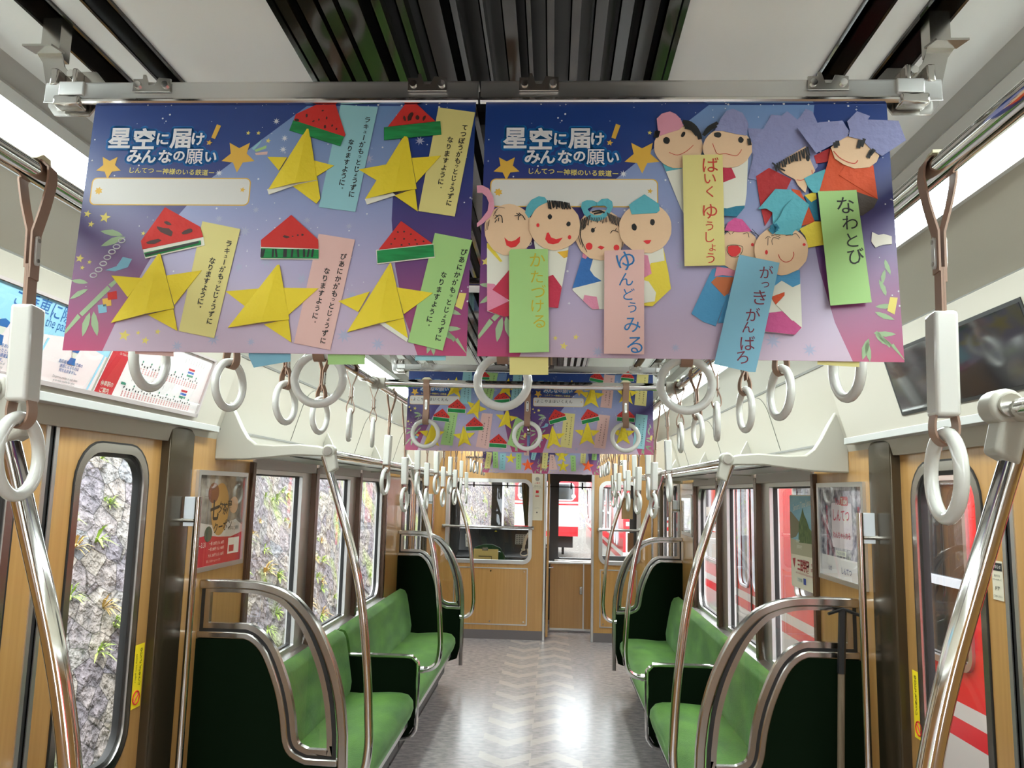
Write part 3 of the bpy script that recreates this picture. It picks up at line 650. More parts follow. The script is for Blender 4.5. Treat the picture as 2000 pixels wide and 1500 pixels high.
for sd_, nm in ((-1, 'left'), (1, 'right')):
    pole(sd_, 1.205, 'thick polished grab pole curving down past the near %s door' % nm)
    pole(sd_, 3.08, 'polished grab pole curving down at the near end of the %s bench' % nm)
    pole(sd_, 5.0, 'polished grab pole curving down to the %s armrest' % nm)
    pole(sd_, 7.08, 'polished grab pole curving down at the far end of the %s bench' % nm)
# straight poles at the doors
for sd_, nm in ((-1, 'left'), (1, 'right')):
    for y, wd in ((2.85, 'near'), (8.62, 'far'), (7.24, 'middle')):
        t_ = thing('door_pole', 'straight steel pole with a small white plate beside the %s %s door pillar' % (wd, nm), 'pole', (sd_*1.165, y, 0))
        x = sd_*1.17
        m = MB(); m.tube([(x, y, .2), (x, y, 1.605)], .0125, 12); m.build('pole_tube', CHROME, t_)
        for zz in (.3, 1.52): MB().tube([(x, y, zz), (sd_*WX, y, zz)], .008, 8).build('pole_mount', STEEL, t_)
        MB().box(*sorted((x+sd_*.006, x+sd_*.05)), y-.004, y+.004, 1.50, 1.605).build('white_plate', flat('plate_pale', (214, 218, 222), .3), t_, bevel=.002)

# ------------------------------------------------------------------ hand rails under the ceiling
RX = {-1: -.655, 1: .62}; RZ = 2.095
for sd_, nm in ((-1, 'left'), (1, 'right')):
    t_ = thing('hand_rail', 'long polished rail running overhead along the %s side' % nm, 'rail', (RX[sd_], 3.5, RZ))
    MB().tube([(RX[sd_], Y0, RZ), (RX[sd_], 8.9, RZ)], .017, 14).build('rail_tube', CHROME, t_)
    for y in (.3, 3.12, 4.9, 6.6, 8.4):
        MB().tube([(RX[sd_], y-.012, RZ), (RX[sd_], y+.012, RZ)], .022, 14).build('rail_collar', STEEL, t_)
        MB().tube([(RX[sd_], y, RZ), (sd_*.735, y, 2.2), (sd_*.75, y, 2.26)], .009, 8).build('rail_hanger', STEEL, t_)
for y, wd in ((1.69, 'nearest'), (3.32, 'second'), (7.6, 'farthest')):
    t_ = thing('cross_rail', '%s polished rail crossing the aisle overhead' % wd, 'rail', (0, y, RZ))
    MB().tube([(RX[-1], y, RZ), (RX[1], y, RZ)], .0165, 14).build('rail_tube', CHROME, t_)
    for sd_ in (-1, 1):
        m = MB(); m.tube([(RX[sd_], y-.035, RZ), (RX[sd_], y+.035, RZ)], .026, 14); m.tube([(RX[sd_], y, RZ), (RX[sd_]-sd_*.05, y, RZ)], .024, 14); m.build('tee_joint', RACKG, t_, bevel=.004)

# ------------------------------------------------------------------ hand straps (origin on the rail axis, loop plane across the rail)
def strap(name, long_, label, group, ex=0.0):
    t_ = thing(name, label, 'hand strap', (0, 0, 0), group)
    zj = -.088-ex if long_ else -.062; zr = -.412-ex if long_ else -.212; ztop = zr+.0635
    W2 = .0125
    def band(path, name_='belt', th=.0028, w2=W2):
        m = MB(); n_ = len(path); vs = []
        for i in range(n_):
            a = Vector(path[max(i-1, 0)]); b_ = Vector(path[min(i+1, n_-1)]); t = (b_-a).normalized(); nn = Vector((-t.y, t.x))*th/2; p = Vector(path[i])
            vs += [(p.x+nn.x, -w2, p.y+nn.y), (p.x-nn.x, -w2, p.y-nn.y), (p.x-nn.x, w2, p.y-nn.y), (p.x+nn.x, w2, p.y+nn.y)]
        fs = [(0, 1, 2, 3), (4*n_-1, 4*n_-2, 4*n_-3, 4*n_-4)]
        for i in range(n_-1):
            for k in range(4): fs.append((4*i+k, 4*i+4+k, 4*i+4+(k+1) % 4, 4*i+(k+1) % 4))
        m.add(vs, fs); return m
    up = [(.0035, zj-.07), (.0035, zj-.002)]+[tuple(p) for p in spline([(.004, zj), (.014, zj*.55), (.0205, -.012), (.0195, .008)], 3)]+[(.0195*cos(radians(a)), .0195*sin(radians(a))) for a in range(30, 181, 25)]+[tuple(p) for p in spline([(-.0205, -.012), (-.014, zj*.55), (-.004, zj)], 3)]+[(-.0035, zj-.055)]
    m = band(up)
    lo_top = zj-.05
    m2 = band([(0, lo_top), (0, ztop+.035)]+[(.012*sin(radians(a)), ztop-.004+.022*0+.012*0-.0 -(.012*(1-cos(radians(a)))) + .016) for a in range(40, 181, 35)], th=.0028)
    m.v and None
    o_ = m.build('belt', BELT, t_)
    # lower loop round the ring
    lp = [(0.0015, lo_top), (.0015, ztop+.042)]+[tuple(p) for p in spline([(.003, ztop+.038), (.013, ztop+.012), (.013, ztop-.012), (0, ztop-.0245), (-.013, ztop-.012), (-.013, ztop+.012), (-.003, ztop+.038)], 4)]+[(-.0015, ztop+.042), (-.0015, lo_top)]
    band(lp).build('lower_loop', BELT, t_)
    m = MB(); zc_ = zj-.028
    for s_ in (-1, 1): m.add([(s_*.0052+s_*d, yy, zz) for d in (0, .003) for yy, zz in rrect(-.0055, .0055, zc_-.022, zc_+.022, .005, 3)], [tuple(range(16)), tuple(range(31, 15, -1))]+[(i, (i+1) % 16, 16+(i+1) % 16, 16+i) for i in range(16)])
    m.build('rivet_plate', RINGM, t_)
    m = MB()
    for s_ in (-1, 1):
        for dz in (-.015, .015): m.tube([(s_*.008, 0, zc_+dz), (s_*.0098, 0, zc_+dz)], .0032, 8)
    m.build('rivet', STEEL, t_)
    if long_:
        m = MB(); m.box(-.015, .015, -.0205, .0205, -.336-ex, -.198-ex); m.build('sleeve', RINGM, t_, bevel=.005, segs=3)
    m = MB(); m.torus((0, 0, zr), .0545, .0092, 'x', 36, 12); m.build('ring', RINGM, t_)
    m = MB(); m.prism([(-.012, -.022, .0165), (-.012, .022, .0165), (-.008, .010, .026), (-.008, -.010, .026)], (.02, 0, 0)); m.build('rail_saddle', mat('saddle_cream', srgb(224, 216, 180), .5), t_)
    return t_
SHORT = strap('hand_strap', False, 'x', 'short hand straps by the doors')
LONG = strap('hand_strap', True, 'x', 'long hand straps with white sleeves')
XLONG = strap('hand_strap', True, 'x', 'extra long hand straps with white sleeves', .086)
def place_strap(proto, first, loc, rz, sw, label, group):
    if not first: o = dup(proto, loc, (sw[0], sw[1], rz), label, group)
    else: o = proto; o.location = loc; o.rotation_euler = (sw[0], sw[1], rz); o['label'] = label; o['group'] = group
fs_ = fl_ = fx_ = True
for sd_, nm in ((-1, 'left'), (1, 'right')):
    for k in range(22):
        y = (1.08 if sd_ < 0 else 1.06)+(.373 if sd_ < 0 else .369)*k
        shortp = (1 <= k <= 6) or (k >= 17)
        sw = (random.uniform(-.03, .03), random.uniform(-.035, .035)); rz = random.uniform(-.22, .22)
        if k == 0: rz = .12*sd_*-1; sw = (0, -.035 if sd_ < 0 else .02)
        lab = ('short brown strap with a white ring' if shortp else 'long brown strap with white sleeve and ring')+', %s from the camera on the %s rail' % (ORD[k], nm)
        if shortp: place_strap(SHORT, fs_, (RX[sd_], y, RZ), rz, sw, lab, 'short hand straps by the doors'); fs_ = False
        elif k >= 8 and k % 2 == 0: place_strap(XLONG, fx_, (RX[sd_], y, RZ), rz, sw, lab.replace('long brown', 'extra long').replace('sleeve and', 'sleeve'), 'extra long hand straps with white sleeves'); fx_ = False
        else: place_strap(LONG, fl_, (RX[sd_], y, RZ), rz, sw, lab, 'long hand straps with white sleeves'); fl_ = False
for y, xs_, wd in ((1.69, (-.405, -.004, .386), 'nearest'), (3.32, (-.43, -.003, .405), 'second'), (7.6, (-.43, 0, .41), 'farthest')):
    for i, x in enumerate(xs_):
        place_strap(SHORT, False, (x, y, RZ), pi/2+random.uniform(-.08, .08), (0, random.uniform(-.02, .02)), 'short brown strap with a white ring facing the camera, %s on the %s cross rail' % (('left', 'middle', 'right')[i], wd), 'hand straps on the cross rails')

# ------------------------------------------------------------------ hanging poster rail
def poster_bar(y, wd):
    t_ = thing('poster_rail', '%s steel poster rail hung from the ceiling across the car' % wd, 'poster rail', (0, y, 2.17))
    for s_, (x0, x1) in enumerate(((-.60, -.0015), (.0015, .602))):
        m = MB(); m.prism([(x0, y-.012, 2.192), (x0, y-.008, 2.194), (x0, y-.008, 2.166), (x0, y-.014, 2.163), (x0, y-.012, 2.168)], (x1-x0, 0, 0)); m.box(x0, x1, y-.011, y+.012, 2.19, 2.194); m.build('rail_channel', ALU, t_, bevel=.0008)
        m = MB(); m.tube([(x0+.04*(s_ == 0), y-.012, 2.1655), (x1-.04*(s_ == 1), y-.012, 2.1655)], .0045, 10); m.build('rail_lip', CHROME, t_)
    for x in (-.448, -.07, .079, .456):
        m = MB(); m.prism([(x-.026, y-.016, 2.178), (x+.026, y-.016, 2.178), (x+.026, y-.016, 2.196), (x+.009, y-.016, 2.198), (x+.004, y-.016, 2.187), (x-.004, y-.016, 2.187), (x-.009, y-.016, 2.202), (x-.013, y-.016, 2.202), (x-.013, y-.016, 2.196), (x-.026, y-.016, 2.196)], (0, .003, 0)); m.build('spring_clip', STEEL, t_)
        m = MB()
        for dx in (-.019, .019): m.tube([(x+dx, y-.019, 2.187), (x+dx, y-.015, 2.187)], .0048, 10)
        m.build('screw', CHROME, t_)
    for s_ in (-1, 1):
        P = [(.630, 2.248), (.594, 2.248), (.587, 2.226), (.580, 2.218), (.540, 2.218), (.520, 2.195), (.520, 2.188), (.545, 2.153), (.594, 2.153), (.604, 2.166), (.611, 2.20), (.619, 2.232)]
        m = MB(); m.prism([(s_*a, y+.004, z) for a, z in P], (0, .003, 0)); m.prism([(s_*.590, y+.006, 2.246), (s_*.632, y+.006, 2.246), (s_*.640, y-.012, 2.248), (s_*.598, y-.012, 2.248)], (0, 0, .003)); m.box(*sorted((s_*.598, s_*.625)), y+.005, y+.03, 2.244, 2.30); m.build('end_bracket', STEEL, t_)
        for a_, b2 in ((.583, .594), (.556, .563)): m = MB(); m.box(*sorted((s_*a_, s_*b2)), y-.014, y+.004, 2.190, 2.214); m.build('hook_block', STEEL, t_, bevel=.002)
        m = MB(); m.box(*sorted((s_*.543, s_*.578)), y-.017, y+.002, 2.173, 2.193); m.build('end_cover', ALU, t_, bevel=.0015)
        m = MB(); m.box(*sorted((s_*.546, s_*.583)), y-.020, y+.002, 2.157, 2.172); m.build('end_clamp', STEEL, t_, bevel=.003)
        m = MB(); m.tube([(s_*.572, y-.004, 2.212), (s_*.572, y+.005, 2.212)], .0055, 10); m.build('screw', CHROME, t_)
for y, wd in ((1.01, 'nearest'), (3.43, 'second'), (7.27, 'farthest')): poster_bar(y, wd)

# ------------------------------------------------------------------ adverts and screens
# left header: framed notice board (manners poster and station guide)
def slant(side):
    ax, az, bx, bz = 1.202, 1.882, 1.122, 2.158; L = hypot(bx-ax, bz-az); ux, uz = (bx-ax)/L, (bz-az)/L
    nx, nz = -uz, ux          # towards the aisle, in |x|,z
    return lambda y, v, w_=0: (side*(ax+ux*v+nx*w_), y, az+uz*v+nz*w_)
sl = slant(-1)
def on(fn, poly, w0, th, m, name, parent):
    mb = MB(); nn = len(poly); mb.add([fn(a, b_, w0) for a, b_ in poly]+[fn(a, b_, w0+th) for a, b_ in poly], [tuple(range(nn)), tuple(range(2*nn-1, nn-1, -1))]+[(i, (i+1) % nn, nn+(i+1) % nn, nn+i) for i in range(nn)]); return mb.build(name, m, parent, smooth=False)
A0, A1, V0, V1 = 1.215, 2.83, .012, .232
t_ = thing('advert_frame', 'clear-fronted advert frame above the near left door', 'poster frame', sl(2, V0))
m = MB()
for q in ([(A0, V0), (A1, V0), (A1, V0+.012), (A0, V0+.012)], [(A0, V1-.008), (A1, V1-.008), (A1, V1), (A0, V1)], [(A1-.012, V0), (A1, V0), (A1, V1), (A1-.012, V1)], [(A0, V0), (A0+.012, V0), (A0+.012, V1), (A0, V1)]):
    nn = 4; m.add([sl(a, b_, .0) for a, b_ in q]+[sl(a, b_, .010) for a, b_ in q], [(0, 1, 2, 3), (7, 6, 5, 4)]+[(i, (i+1) % 4, 4+(i+1) % 4, 4+i) for i in range(4)])
m.build('frame_moulding', flat('frame_mauve', (182, 172, 170), .3), t_)
MB().quad(sl(A0, V0, .0085), sl(A1, V0, .0085), sl(A1, V1, .0085), sl(A0, V1, .0085)).build('clear_cover', GLASS, t_, smooth=False)
PB = flat('poster_blue', (150, 200, 224)); PP = flat('poster_palepink', (232, 214, 214)); NV = flat('poster_navy', (34, 96, 160)); RD = flat('poster_red', (196, 36, 46))
t_ = thing('manners_poster', 'pale blue and pink boarding manners poster with station staff figures', 'poster', sl(1.6, V0, .001))
on(sl, [(A0+.01, V0+.01), (2.16, V0+.01), (2.19, V1-.01), (A0+.01, V1-.01)], .0008, .0008, PP, 'poster_sheet', t_)
on(sl, [(A0+.01, .125), (1.45, .135), (1.62, .148), (1.85, .132), (2.0, .148), (2.18, .125), (2.19, V1-.01), (A0+.01, V1-.01)], .0017, .0004, PB, 'sky_band', t_)
wf = lambda u, v, w_: sl(u, v, .0026+w_)
writing([('ご乗車に際して', 1.90, .199, .046, 0, .008, 1), ('Please for the passengers', 1.90, .164, .036, 0, .0, .8)], wf, 'title_lettering', NV, t_)
small = []
for cx_, ls in ((1.75, ('乗車のときは、乗車券をお見せください。', '使用されなかったときは、', 'ご乗車区間の普通運賃と', '申し受けます。')), (2.03, ('危険品や他のお客様の', '迷惑になるものは', '持ち込めません。')), (1.42, ('次のようなときは、', '駅係員または乗務員に', 'お知らせください。'))):
    for i, s_ in enumerate(ls): small.append((s_, cx_, .083-.0115*i, .0105, 0, .01, 1))
writing(small, wf, 'body_lettering', NV, t_)
small = []
for cx_, ls in ((1.75, ('staff on request. In case of', 'be invalidated, and twice', 'close to the regular fare.')), (2.03, ('Dangerous articles or such items', 'as to make trouble for other', 'passengers are not permitted', 'to bring into the train.'))):
    for i, s_ in enumerate(ls): small.append((s_, cx_, .04-.0085*i, .009, 0, 0, .9))
writing(small, wf, 'english_lettering', flat('grey_print', (120, 118, 118)), t_)
for k_ in (1.58, 1.90, 2.155): on(sl, [(k_-.02, V0+.012), (k_-.012, V0+.012), (k_+.012, .13), (k_+.004, .13)], .0022, .0003, PB, 'divider', t_)
for fx in (1.42, 1.74, 2.03):   # little uniformed figures
    fz = .118 if fx < 1.9 else .108; k_ = 1 if fx < 1.9 else .8
    on(sl, [(fx+.012*k_*cos(a*pi/8), fz+.013*k_*sin(a*pi/8)) for a in range(16)], .0026, .0003, YELW, 'figure_face', t_)
    on(sl, [(fx-.017*k_, fz+.006*k_), (fx+.015*k_, fz+.006*k_), (fx+.019*k_, fz+.020*k_), (fx, fz+.026*k_), (fx-.019*k_, fz+.020*k_)], .003, .0003, NV, 'figure_cap', t_)
    on(sl, [(fx-.022*k_, fz-.036*k_), (fx+.02*k_, fz-.036*k_), (fx+.014*k_, fz-.013*k_), (fx-.014*k_, fz-.013*k_)], .003, .0003, NV, 'figure_uniform', t_)
t_ = thing('station_guide', 'white station timetable chart with a red side band', 'poster', sl(2.5, V0, .001))
on(sl, [(2.17, V0+.01), (A1-.012, V0+.01), (A1-.012, V1-.01), (2.20, V1-.01)], .0008, .0008, flat('chart_white', (232, 222, 222)), 'poster_sheet', t_)
on(sl, [(2.175, V0+.012), (2.265, V0+.012), (2.295, V1-.01), (2.205, V1-.01)], .0018, .0004, RD, 'red_band', t_)
writing([('停車駅の', 2.222, .053, .0165, 0, .01, 1), ('ご案内', 2.22, .033, .0165, 0, .01, 1), ('Information', 2.262, .160, .011, 0, 0, 1), ('On Train Station', 2.262, .148, .0095, 0, 0, 1)], wf, 'band_lettering', YELW, t_)
mk = [MB() for _ in range(5)]
def cell(mb, a, b_, w_, h_): mb.add([sl(a, b_, .0024), sl(a+w_, b_, .0024), sl(a+w_, b_+h_, .0024), sl(a, b_+h_, .0024)], [(0, 1, 2, 3)])
for row in (.045, .125):
    for k in range(26):
        a = 2.31+k*.0175
        if k % 1 == 0: cell(mk[0], a, row+(.003 if k % 3 else .008), .0055, .006)
        if k % 3 == 0: cell(mk[1], a, row+.017, .007, .006)
        for j in range(3): cell(mk[2], a, row-.017+j*.0062, .0068, .0045)
for k, mi_ in ((0, 3), (1, 4), (2, 1)):
    for row in (.088, .165): cell(mk[mi_], 2.66, row+.0-k*.011, .045, .007)
for a, row in ((2.29, .062), (2.29, .142)): cell(mk[1], a, row, .022, .008)
for k in range(8):
    cell(mk[0], 2.34+k*.028, .078, .0012, .014); cell(mk[0], 2.62+k*.02, .185, .0008, .02)
for mb_, nm_, mm in zip(mk, ('station_marks', 'green_marks', 'pink_marks', 'red_marks', 'blue_marks'), (INK, flat('chart_green', (50, 130, 105)), flat('chart_pink', (222, 150, 152)), RD, flat('chart_blue', (40, 92, 180)))): mb_.build(nm_, mm, t_, smooth=False)

sr = slant(1)
t_ = thing('information_screen', 'dark glossy information screen set in the header above the near right door', 'screen', sr(2.15, .04, .001))
on(sr, [(1.78, .032), (2.53, .032), (2.53, .232), (1.78, .232)], .0008, .002, BLK, 'screen_bezel', t_)
on(sr, [(1.79, .042), (2.518, .042), (2.518, .222), (1.79, .222)], .0029, .0006, SMOKE, 'screen_glass', t_)

# framed wall posters beside the bench ends
def wallframe(side, y0, y1, z0, z1, label):
    t_ = thing('advert_case', label, 'poster frame', (side*WX, (y0+y1)/2, z0))
    fn = lambda u, v, w_: (side*(WX-w_), u, v)
    plate([(y0, z0), (y1, z0), (y1, z1), (y0, z1)], [[(y0+.018, z0+.018), (y1-.018, z0+.018), (y1-.018, z1-.018), (y0+.018, z1-.018)]], fn, .012).build('frame_moulding', ALU, t_, bevel=.002)
    MB().quad(*[fn(a, b_, .009) for a, b_ in ((y0+.01, z0+.01), (y1-.01, z0+.01), (y1-.01, z1-.01), (y0+.01, z1-.01))]).build('clear_cover', GLASS, t_, smooth=False)
wallframe(-1, 2.965, 3.455, 1.318, 1.705, 'aluminium poster frame beside the near left door pillar')
wallframe(1, 2.965, 3.470, 1.325, 1.715, 'aluminium poster frame beside the near right door pillar')
fnL = lambda u, v, w_=0: (-(WX-w_-.0008), 2.965+u, 1.318+v)     # u 0..0.49 along y, v up
t_ = thing('coupon_poster', 'brown and red drinks coupon poster with bold brush lettering', 'poster', fnL(.245, 0))
on(fnL, [(.018, .018), (.472, .018), (.472, .369), (.018, .369)], .001, .0006, mat('poster_photo_brown', srgb(92, 78, 70), .6, noise=((14, 14, 14), .2, 4, srgb(176, 160, 146))), 'poster_sheet', t_)
on(fnL, [(.018, .018), (.472, .018), (.472, .135), (.36, .12), (.24, .125), (.12, .135), (.018, .13)], .002, .0004, RD, 'red_panel', t_)
on(fnL, [(.018, .13), (.12, .135), (.24, .125), (.36, .12), (.472, .135), (.472, .165), (.40, .19), (.2, .17), (.018, .19)], .002, .0004, flat('poster_mist', (206, 190, 180)), 'pale_panel', t_)
def disc(fn, cx, cy, rx, ry, w0, m, name, parent, n_=24): return on(fn, [(cx+rx*cos(2*pi*k/n_), cy+ry*sin(2*pi*k/n_)) for k in range(n_)], w0, .0003, m, name, parent)
disc(fnL, .235, .235, .085, .105, .0026, flat('latte_tan', (190, 140, 72)), 'drink_shape', t_)
disc(fnL, .16, .30, .05, .04, .003, flat('tea_brown', (120, 58, 26)), 'tea_glass', t_)
disc(fnL, .37, .25, .045, .035, .003, flat('peach', (214, 168, 134)), 'cake_shape', t_)
disc(fnL, .135, .14, .036, .030, .0032, flat('badge_olive', (70, 76, 56)), 'badge', t_)
wl2 = lambda u, v, w_: fnL(u, v, .0036)
writing([('七', .18, .232, .085, 0, .035, 1), ('夕', .235, .242, .05, 0, .02, 1), ('茶', .28, .236, .05, 0, .02, 1), ('屋', .325, .245, .05, 0, .02, 1), ('クーポン', .27, .168, .046, .08, .015, 1), ('お得なご優待', .38, .155, .018, 0, 0, 1)], wl2, 'brush_lettering', INK, t_)
writing([('9/1~3.31', .07, .10, .028, 0, 0, 1), ('一般 120円 小人 60円', .22, .102, .015, 0, 0, 1), ('一般 280円 小人 140円', .22, .08, .015, 0, 0, 1), ('大人 300円 小人 150円', .22, .056, .015, 0, 0, 1), ('詳しくはホームページで', .2, .034, .012, 0, 0, 1)], wl2, 'price_lettering', flat('poster_cream_ink', (240, 226, 214)), t_)
on(fnL, [(.335, .05), (.45, .05), (.45, .115), (.335, .115)], .003, .0004, flat('poster_cream_ink', (240, 226, 214)), 'map_box', t_)
on(fnL, [(.345, .058), (.395, .058), (.395, .085), (.345, .085)], .0036, .0004, RD, 'map_mark', t_)
fnR = lambda u, v, w_=0: (WX-w_-.0008, 3.470-u, 1.325+v)
t_ = thing('channel_poster', 'busy photo collage poster for an online video channel', 'poster', fnR(.25, 0))
on(fnR, [(.018, .018), (.487, .018), (.487, .372), (.018, .372)], .001, .0006, mat('poster_collage', srgb(70, 66, 84), .6, noise=((22, 26, 26), .14, 5, srgb(206, 196, 206))), 'poster_sheet', t_)
on(fnR, [(.018, .018), (.487, .018), (.487, .095), (.018, .10)], .002, .0004, flat('chart_white', (232, 222, 222)), 'pale_band', t_)
on(fnR, rrect(.15, .37, .135, .31, .012, 3), .002, .0004, flat('card_pale', (216, 200, 206)), 'title_card', t_)
on(fnR, rrect(.255, .335, .30, .335, .01, 3), .0026, .0004, RD, 'red_badge', t_)
wr2 = lambda u, v, w_: fnR(u, v, .0036)
writing([('You', .225, .317, .040, 0, .01, .9), ('しんてつ', .26, .262, .052, 0, .012, .9), ('ぺんちゃんねる'.replace('ぺ', 'わ'), .26, .185, .030, 0, .01, .9)], wr2, 'red_lettering', flat('poster_crimson', (196, 50, 80)), t_)
writing([('Tube', .295, .317, .034, 0, .01, .9)], wr2, 'badge_lettering', YELW, t_)
for xx in (.10, .44): writing([(c_, xx, .29-.02*i, .022, 0, .01, 1) for i, c_ in enumerate('神戸電鉄の魅力を発信')], wr2, 'side_lettering', flat('poster_crimson', (196, 50, 80)), t_)
on(fnR, [(.19, .105), (.30, .105), (.30, .125), (.19, .125)], .003, .0004, YELW, 'search_box', t_)
writing([('チャンネル登録', .245, .115, .013, 0, 0, 1), ('しんてつ', .30, .05, .028, 0, .01, 1), ('公式', .12, .05, .02, 0, 0, 1), ('配信中', .44, .055, .02, 0, 0, 1)], wr2, 'band_lettering', flat('poster_indigo', (60, 60, 120)), t_)
# school advert stuck on the right window glass
yA, yB, zA, zB = 3.60, 3.99, 1.235, 1.665
fnS = lambda u, v, w_=0: (WX+.028-w_, yB-u, zA+v)
t_ = thing('window_advert', 'upright school advert stuck on the glass of the nearest right window', 'poster', fnS(.19, 0))
Wd, Hd = yB-yA, zB-zA
on(fnS, rrect(0, Wd, 0, Hd, .012, 3), .0, .001, flat('advert_cream', (226, 216, 196)), 'poster_sheet', t_)
m = MB(); m.add([fnS(a, b_, .0014) for a, b_ in ((0, .15), (Wd, .155), (Wd, Hd-.004), (0, Hd-.004))], [(0, 1, 2, 3)])
skm = mat('advert_sky', srgb(96, 150, 176), .5, noise=((5, 5, 14), .3, 3, srgb(150, 190, 200))); m.build('sky_photo', skm, t_, smooth=False)
on(fnS, [(0, .22), (.09, .235), (.15, .27), (.16, .30), (.02, .35), (0, .35)], .0016, .0004, flat('advert_stone', (120, 112, 84)), 'school_building', t_)
on(fnS, [(.13, .23), (.14, .30), (.18, .34), (.20, .37), (.22, .34), (.25, .32), (.29, .28), (.36, .26), (Wd, .25), (Wd, .215), (.13, .21)], .002, .0004, mat('advert_trees', srgb(60, 80, 40), .7, noise=((30, 30, 30), .2, 3, srgb(110, 124, 70))), 'tree_line', t_)
on(fnS, [(0, .15), (Wd, .155), (Wd, .218), (.13, .215), (0, .225)], .0018, .0004, flat('advert_path', (176, 168, 140)), 'path', t_)
ws = lambda u, v, w_: fnS(u, v, .003)
writing([('Seniors Time Lines', .19, .385, .044, .12, 0, .8), ('中学校', .12, .215, .02, 0, .01, 1), ('高等学校', .14, .19, .02, 0, .01, 1)], ws, 'white_lettering', YELW, t_)
writing([('三田学園', .19, .108, .058, 0, .03, .75), ('SANDA GAKUEN JUNIOR AND SENIOR HIGH SCHOOL', .21, .068, .012, 0, 0, .9), ('中学校', .33, .12, .018, 0, .01, 1), ('高等学校', .335, .098, .018, 0, .01, 1)], ws, 'red_lettering', flat('advert_red', (160, 34, 40)), t_)
on(fnS, [(.03, .13), (.075, .135), (.066, .11), (.054, .09), (.04, .11)], .0022, .0004, flat('advert_red', (160, 34, 40)), 'school_crest', t_)
on(fnS, [(.09, .028), (.23, .028), (.23, .05), (.09, .05)], .002, .0003, YELW, 'search_box', t_)
writing([('三田学園', .14, .039, .016, 0, 0, 1)], ws, 'search_lettering', INK, t_); on(fnS, [(.19, .024), (.225, .024), (.225, .052), (.19, .052)], .0026, .0003, flat('advert_blue', (50, 70, 160)), 'search_button', t_)

# mop leaning at the right partition
t_ = thing('broom', 'wooden handled broom with black taped grip leaning on the right partition', 'broom', (1.15, 2.99, 0))
MB().tube([(1.10, 2.985, .03), (1.155, 3.03, 1.08)], .0125, 10).build('handle', mat('worn_wood', srgb(126, 110, 88), .6, noise=((60, 60, 4), .3, 4, srgb(94, 80, 62))), t_)
MB().tube([(1.152, 3.028, 1.03), (1.166, 3.035, 1.25)], .0145, 10).build('grip', mat('black_tape', (.015, .015, .016), .3), t_)
m = MB(); m.tube([(1.11, 3.02, 1.238), (1.165, 3.03, 1.255), (1.235, 3.02, 1.232)], .006, 6); m.build('tie', MATS['black_tape'], t_)
m = MB(); m.prism([(1.03, 2.97, 0.005), (1.17, 2.97, 0.005), (1.13, 2.97, .09), (1.07, 2.97, .09)], (0, .03, 0)); m.build('broom_head', mat('bristle', srgb(110, 90, 60), .8), t_)
# mirror by the far right window
t_ = thing('wall_mirror', 'framed mirror on the right wall beyond the last window', 'mirror', (1.22, 6.8, 1.3))
MB().box(1.222, 1.236, 6.52, 7.02, 1.32, 1.66).build('mirror_frame', ALU, t_, bevel=.003); MB().box(1.219, 1.2225, 6.55, 6.99, 1.35, 1.63).build('mirror_glass', mat('mirror', (.8, .85, .85), .03, 1), t_)

# ------------------------------------------------------------------ hanging posters
PXS = {}
def tri_plane(y, zt=2.163, zb=1.826, tilt=.019):
    """poster plane: hangs at y under the rail, its foot swung a little towards the camera"""
    nrm = Vector((0, 1, -tilt/(zt-zb))).normalized(); p0 = Vector((0, y, zt)); side = Vector((1, 0, 0)); dn = nrm.cross(side); dn = dn if dn.z < 0 else -dn
    def loc(px, py):
        d = ray(px, py); t = (p0-CAM).dot(nrm)/d.dot(nrm); q = CAM+d*t-p0; return (q.x, q.dot(dn))
    def fn(u, v, w_=0.0): return p0+side*u+dn*v-nrm*w_
    return loc, fn
loc1, fn1 = tri_plane(1.0)
def L1(x, y): return loc1(x, y)
def crop(s, ox, oy): return lambda pts: [loc1(ox+x*s, oy+y*s) for x, y in pts]
full = crop(1, 0, 0); c1 = crop(.5, 0, 0); cA = crop(.2, 120, 200); cB = crop(.2, 120, 430); cC = crop(.215, 510, 200); cD = crop(.215, 510, 430)
cE = crop(.24, 930, 360); cF = crop(.2266, 1260, 200); cG = crop(.2933, 1460, 200); cH = crop(.2134, 1320, 420)
LY = .00055
def sheet(fn, poly, w0, th, m, name, parent): return on(fn, poly, w0, th, m, name, parent)

def grad_mat(name, stops):
    m = bpy.data.materials.new(name); m.use_nodes = True; MATS[name] = m; n = m.node_tree.nodes; l = m.node_tree.links; b = n['Principled BSDF']
    tc_ = n.new('ShaderNodeTexCoord'); s_ = n.new('ShaderNodeSeparateXYZ'); r = n.new('ShaderNodeValToRGB'); l.new(tc_.outputs['Generated'], s_.inputs[0]); l.new(s_.outputs[2], r.inputs[0]); l.new(r.outputs[0], b.inputs['Base Color'])
    for i, (p_, c_) in enumerate(stops):
        e = r.color_ramp.elements[i] if i < 2 else r.color_ramp.elements.new(p_); e.position = p_; e.color = (*srgb(*c_), 1)
    b.inputs['Roughness'].default_value = .35; return m
NIGHT = grad_mat('poster_night', [(0, (168, 55, 97)), (.12, (144, 59, 105)), (.42, (82, 57, 112)), (.62, (52, 55, 112)), (.85, (30, 57, 120)), (1, (23, 55, 122))])
BEAM = grad_mat('poster_beam', [(0, (182, 158, 176)), (.35, (160, 152, 184)), (.6, (134, 144, 184)), (1, (100, 132, 178))])
WHITEP = flat('print_white', (203, 203, 206)); BURST = flat('print_lilac', (157, 158, 184)); YSTAR = flat('print_yellow', (210, 193, 100)); GOLD = flat('print_gold', (208, 163, 57))
LEAF = flat('print_leaf', (144, 167, 129)); TITLEB = flat('print_title_blue', (6, 108, 180)); PANELW = flat('print_panel', (203, 201, 196))
HWP = .2595   # half width
XL, XR = -.528, .527
